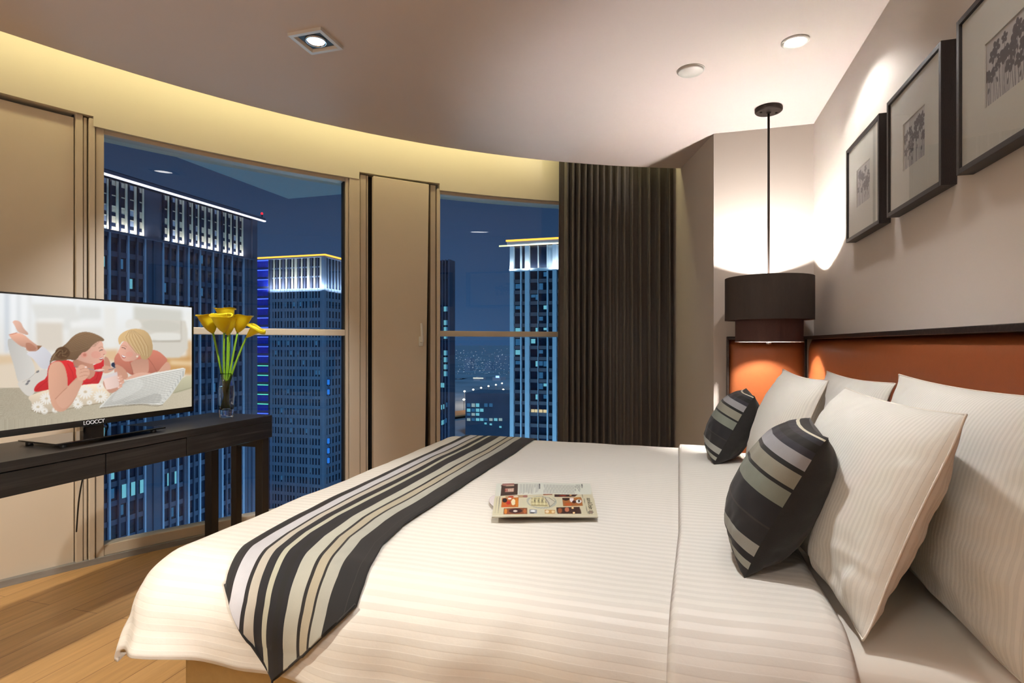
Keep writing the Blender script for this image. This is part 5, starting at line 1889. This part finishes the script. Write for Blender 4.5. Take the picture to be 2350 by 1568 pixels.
# --- tower D: slim dark tower at the left edge of the right window
r = empty('slim_tower', (-56, 170, GZ), label='slim dark tower with vertical ribs at the left edge of the right-hand window', cat='tower')
part(r, 'tower_body', -92, -67.8, 160.6, 164.4, GZ, 27.0, M_dwin)
for k in range(22):
    x = -89.3 + k * 1.02
    part(r, 'facade_rib', x, x + 0.22, 160.0, 160.7, GZ, 27.2, M_facA)
part(r, 'corner_wall', -67.9, -67.4, 160.2, 164.6, GZ, 27.2, M_facA)
for zt in (12.7, 8.5, 6.4, 4.3, -0.8, -2.9, -5.1, -7.2):
    for x in (-69.2, -68.75, -68.3):
        part(r, 'lit_window', x, x + 0.34, 159.95, 160.0, zt - 1.5, zt, E_cy if x < -68.5 else E_cyd)
for x, zt in ((-70.2, -10.8), (-69.8, -10.8), (-69.4, -10.8), (-70.1, -17.6), (-69.4, -17.4), (-68.4, -16.8), (-70.0, -22.4), (-69.6, -22.2), (-69.1, -22.0), (-68.6, -21.6)):
    part(r, 'lit_window', x, x + 0.32, 159.95, 160.0, zt - 1.4, zt, E_cyd if x > -69.3 else E_cy)

# --- low office block E and the lit street behind it
def block(name, px0, px1, Y, z1, mat, label, rows=None, cat='building', depth=40, extra=None, kind_mat=None):
    r = empty(name, ((px0 + px1) / 2, Y, GZ), label=label, cat=cat)
    part(r, 'walls', px0, px1, Y, Y + depth, GZ, z1, mat)
    if rows:
        for (x0, x1, za, zb_, m_) in rows:
            part(r, 'lit_window', x0, x1, Y - 0.5, Y - 0.1, za, zb_, m_)
    return r


M_blk = pbr('low_block_wall', (98, 116, 140), 0.9, noise_amt=0.2, noise_scale=0.05)
YE = 470.0
rows = []
rs = random.Random(21)
def eX(px):
    r_ = (px - 1175) / 1291
    return YE * (-0.2837 + r_ * 0.9589) / (0.9589 + r_ * 0.2837)
def eZ(px, py):
    r_ = (px - 1175) / 1291
    return 1.15 - (py - 790) * (YE / (0.9589 + r_ * 0.2837)) / 1291
for j, (y0, y1) in enumerate(((926, 934), (938, 945), (948, 954), (960, 966))):
    for k, x0 in enumerate((1072, 1082.5, 1092.5, 1102, 1111.5, 1123, 1134, 1145)):
        if k > 5 and j < 3:
            continue
        if rs.random() < (0.95 if k < 4 or j in (0, 3) else 0.4):
            rows.append((eX(x0), eX(x0 + 7.5), eZ(x0, y1), eZ(x0, y0), rs.choice((E_cy, emit('office_pale', (170, 200, 205), 0.6), E_cyd))))
for x0, y0 in ((1112, 970), (1124, 972), (1146, 978)):
    rows.append((eX(x0), eX(x0 + 5), eZ(x0, y0 + 4), eZ(x0, y0), E_cy))
block('low_office_block', eX(1068), eX(1174), YE, eZ(1120, 903), M_blk, 'low office block with rows of lit square windows below the street lamps', rows)
# elevated road, lamps and the dotted lights of the far city
M_road = pbr('lit_road_surface', (214, 150, 100), 0.9, noise_amt=0.3, noise_scale=0.05)  # orange street-lamp light is put into the road colour
P0, P1 = Vector((-250, 560, -76)), Vector((-10, 1040, -76))
dr_ = (P1 - P0).normalized()
nr_ = Vector((-dr_.y, dr_.x, 0))
V = [P0 - nr_ * 16, P0 + nr_ * 16, P1 + nr_ * 16, P1 - nr_ * 16]
V = [tuple(v) for v in V] + [(v.x, v.y, v.z - 1.5) for v in V]
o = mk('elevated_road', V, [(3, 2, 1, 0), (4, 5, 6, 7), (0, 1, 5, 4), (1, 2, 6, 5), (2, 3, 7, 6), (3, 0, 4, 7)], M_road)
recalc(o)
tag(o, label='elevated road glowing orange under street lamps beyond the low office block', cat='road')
o['kind'] = 'structure'
E_lampw = emit('street_lamp_white', (255, 245, 220), 4.0)
M_mast = pbr('lamp_mast', (90, 96, 110), 0.7, noise_amt=0.05)
lamp_pix = [(1066, 899), (1086, 895), (1104, 891), (1121, 887), (1138, 884), (1152, 880.5), (1064.5, 918), (1136, 899), (1155, 895), (1172, 893)]
names_ = ['leftmost street lamp of the upper row over the road', 'second street lamp from the left in the upper row', 'third street lamp from the left in the upper row', 'fourth street lamp from the left in the upper row', 'fifth street lamp from the left in the upper row', 'rightmost street lamp of the upper row over the road',
          'low street lamp left of the low office block', 'street lamp just above the roof of the low office block', 'street lamp with red glow above the low office block', 'street lamp touching the edge of the bright pier tower']
lamp0 = None
for (px, py), lb in zip(lamp_pix, names_):
    h_ = -64.0
    d_ = (1.15 - h_) * 1291 / (py - 790)
    rr_ = (px - 1175) / 1291
    x, y = d_ * (-0.2837 + rr_ * 0.9589), d_ * (0.9589 + rr_ * 0.2837)
    l = empty('street_lamp', (x, y, GZ), label=lb, cat='street lamp', group='street lamps in the distance')
    if lamp0 is None:
        ma = MB().tube([(0, 0, 0), (0, 0, 15.6)], 0.3, 6).build('mast', M_mast, l)
        hd_ = MB().lathe([(0, 15.2), (1.3, 15.7), (1.6, 16.6), (0.8, 17.4), (0, 17.6)], 0, 0, 10).build('lamp_head', E_lampw, l, smooth=True)
        lamp0 = (ma, hd_)
    else:
        for c in lamp0:
            q = c.copy()
            C.objects.link(q)
            q.parent = l
light('street_lamp_glow', 'POINT', (-200, 720, -55), 900000, (1.0, 0.62, 0.32), shadow_soft_size=3)
light('street_lamp_glow', 'POINT', (-90, 880, -55), 600000, (1.0, 0.7, 0.45), shadow_soft_size=3)
# car light streaks and distant specks: too many and too small to count
m = MB()
rs = random.Random(33)
def speck(px, py, d_, s):
    rr_ = (px - 1175) / 1291
    x, y = d_ * (-0.2837 + rr_ * 0.9589), d_ * (0.9589 + rr_ * 0.2837)
    z = 1.15 - (py - 790) * d_ / 1291
    m.box(x - s, x + s, y - s, y + s, z - s, z + s)
for i in range(260):
    px = rs.uniform(1042, 1172)
    py = 800 + 95 * rs.random() ** 0.8
    speck(px, py, 1500, 0.45 + 0.5 * rs.random() ** 3)
for i in range(60):
    speck(rs.gauss(1092, 14), rs.gauss(836, 9), 1500, 0.5)
tag(m.build('city_lights', emit('far_city_lights', (170, 190, 210), 0.7)), label='scattered tiny lights of the distant city seen through the right-hand window', cat='city lights', kind='stuff')
# far hazy buildings
M_far = pbr('hazy_far_building', (150, 172, 196), 0.95, noise_amt=0.1, noise_scale=0.02)  # distance haze is put into the pale wall colour
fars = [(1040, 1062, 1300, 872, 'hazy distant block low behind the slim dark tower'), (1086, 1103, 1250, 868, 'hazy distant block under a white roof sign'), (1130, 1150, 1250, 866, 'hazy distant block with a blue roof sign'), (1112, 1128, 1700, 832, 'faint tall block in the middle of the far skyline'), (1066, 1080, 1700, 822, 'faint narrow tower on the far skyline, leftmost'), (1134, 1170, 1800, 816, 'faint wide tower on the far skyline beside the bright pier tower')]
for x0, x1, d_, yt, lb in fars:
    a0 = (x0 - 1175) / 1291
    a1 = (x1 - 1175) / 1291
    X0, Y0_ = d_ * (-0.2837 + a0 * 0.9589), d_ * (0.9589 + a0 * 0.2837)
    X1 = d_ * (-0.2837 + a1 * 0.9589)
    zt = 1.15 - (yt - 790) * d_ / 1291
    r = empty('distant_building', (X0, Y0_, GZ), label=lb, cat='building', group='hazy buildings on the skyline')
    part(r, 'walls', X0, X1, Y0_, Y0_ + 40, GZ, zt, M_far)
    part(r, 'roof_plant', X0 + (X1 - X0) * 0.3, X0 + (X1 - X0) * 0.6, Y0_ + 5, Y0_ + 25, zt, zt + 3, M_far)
    if 'white roof' in lb:
        part(r, 'roof_sign', X0, X1 + 8, Y0_ - 1, Y0_, zt - 1, zt + 1.2, emit('sign_white', (225, 225, 210), 1.2))
    if 'blue roof' in lb:
        part(r, 'roof_sign', X0 + 8, X0 + 16, Y0_ - 1, Y0_, zt - 1, zt + 3.4, emit('sign_blue', (150, 190, 255), 2.0))
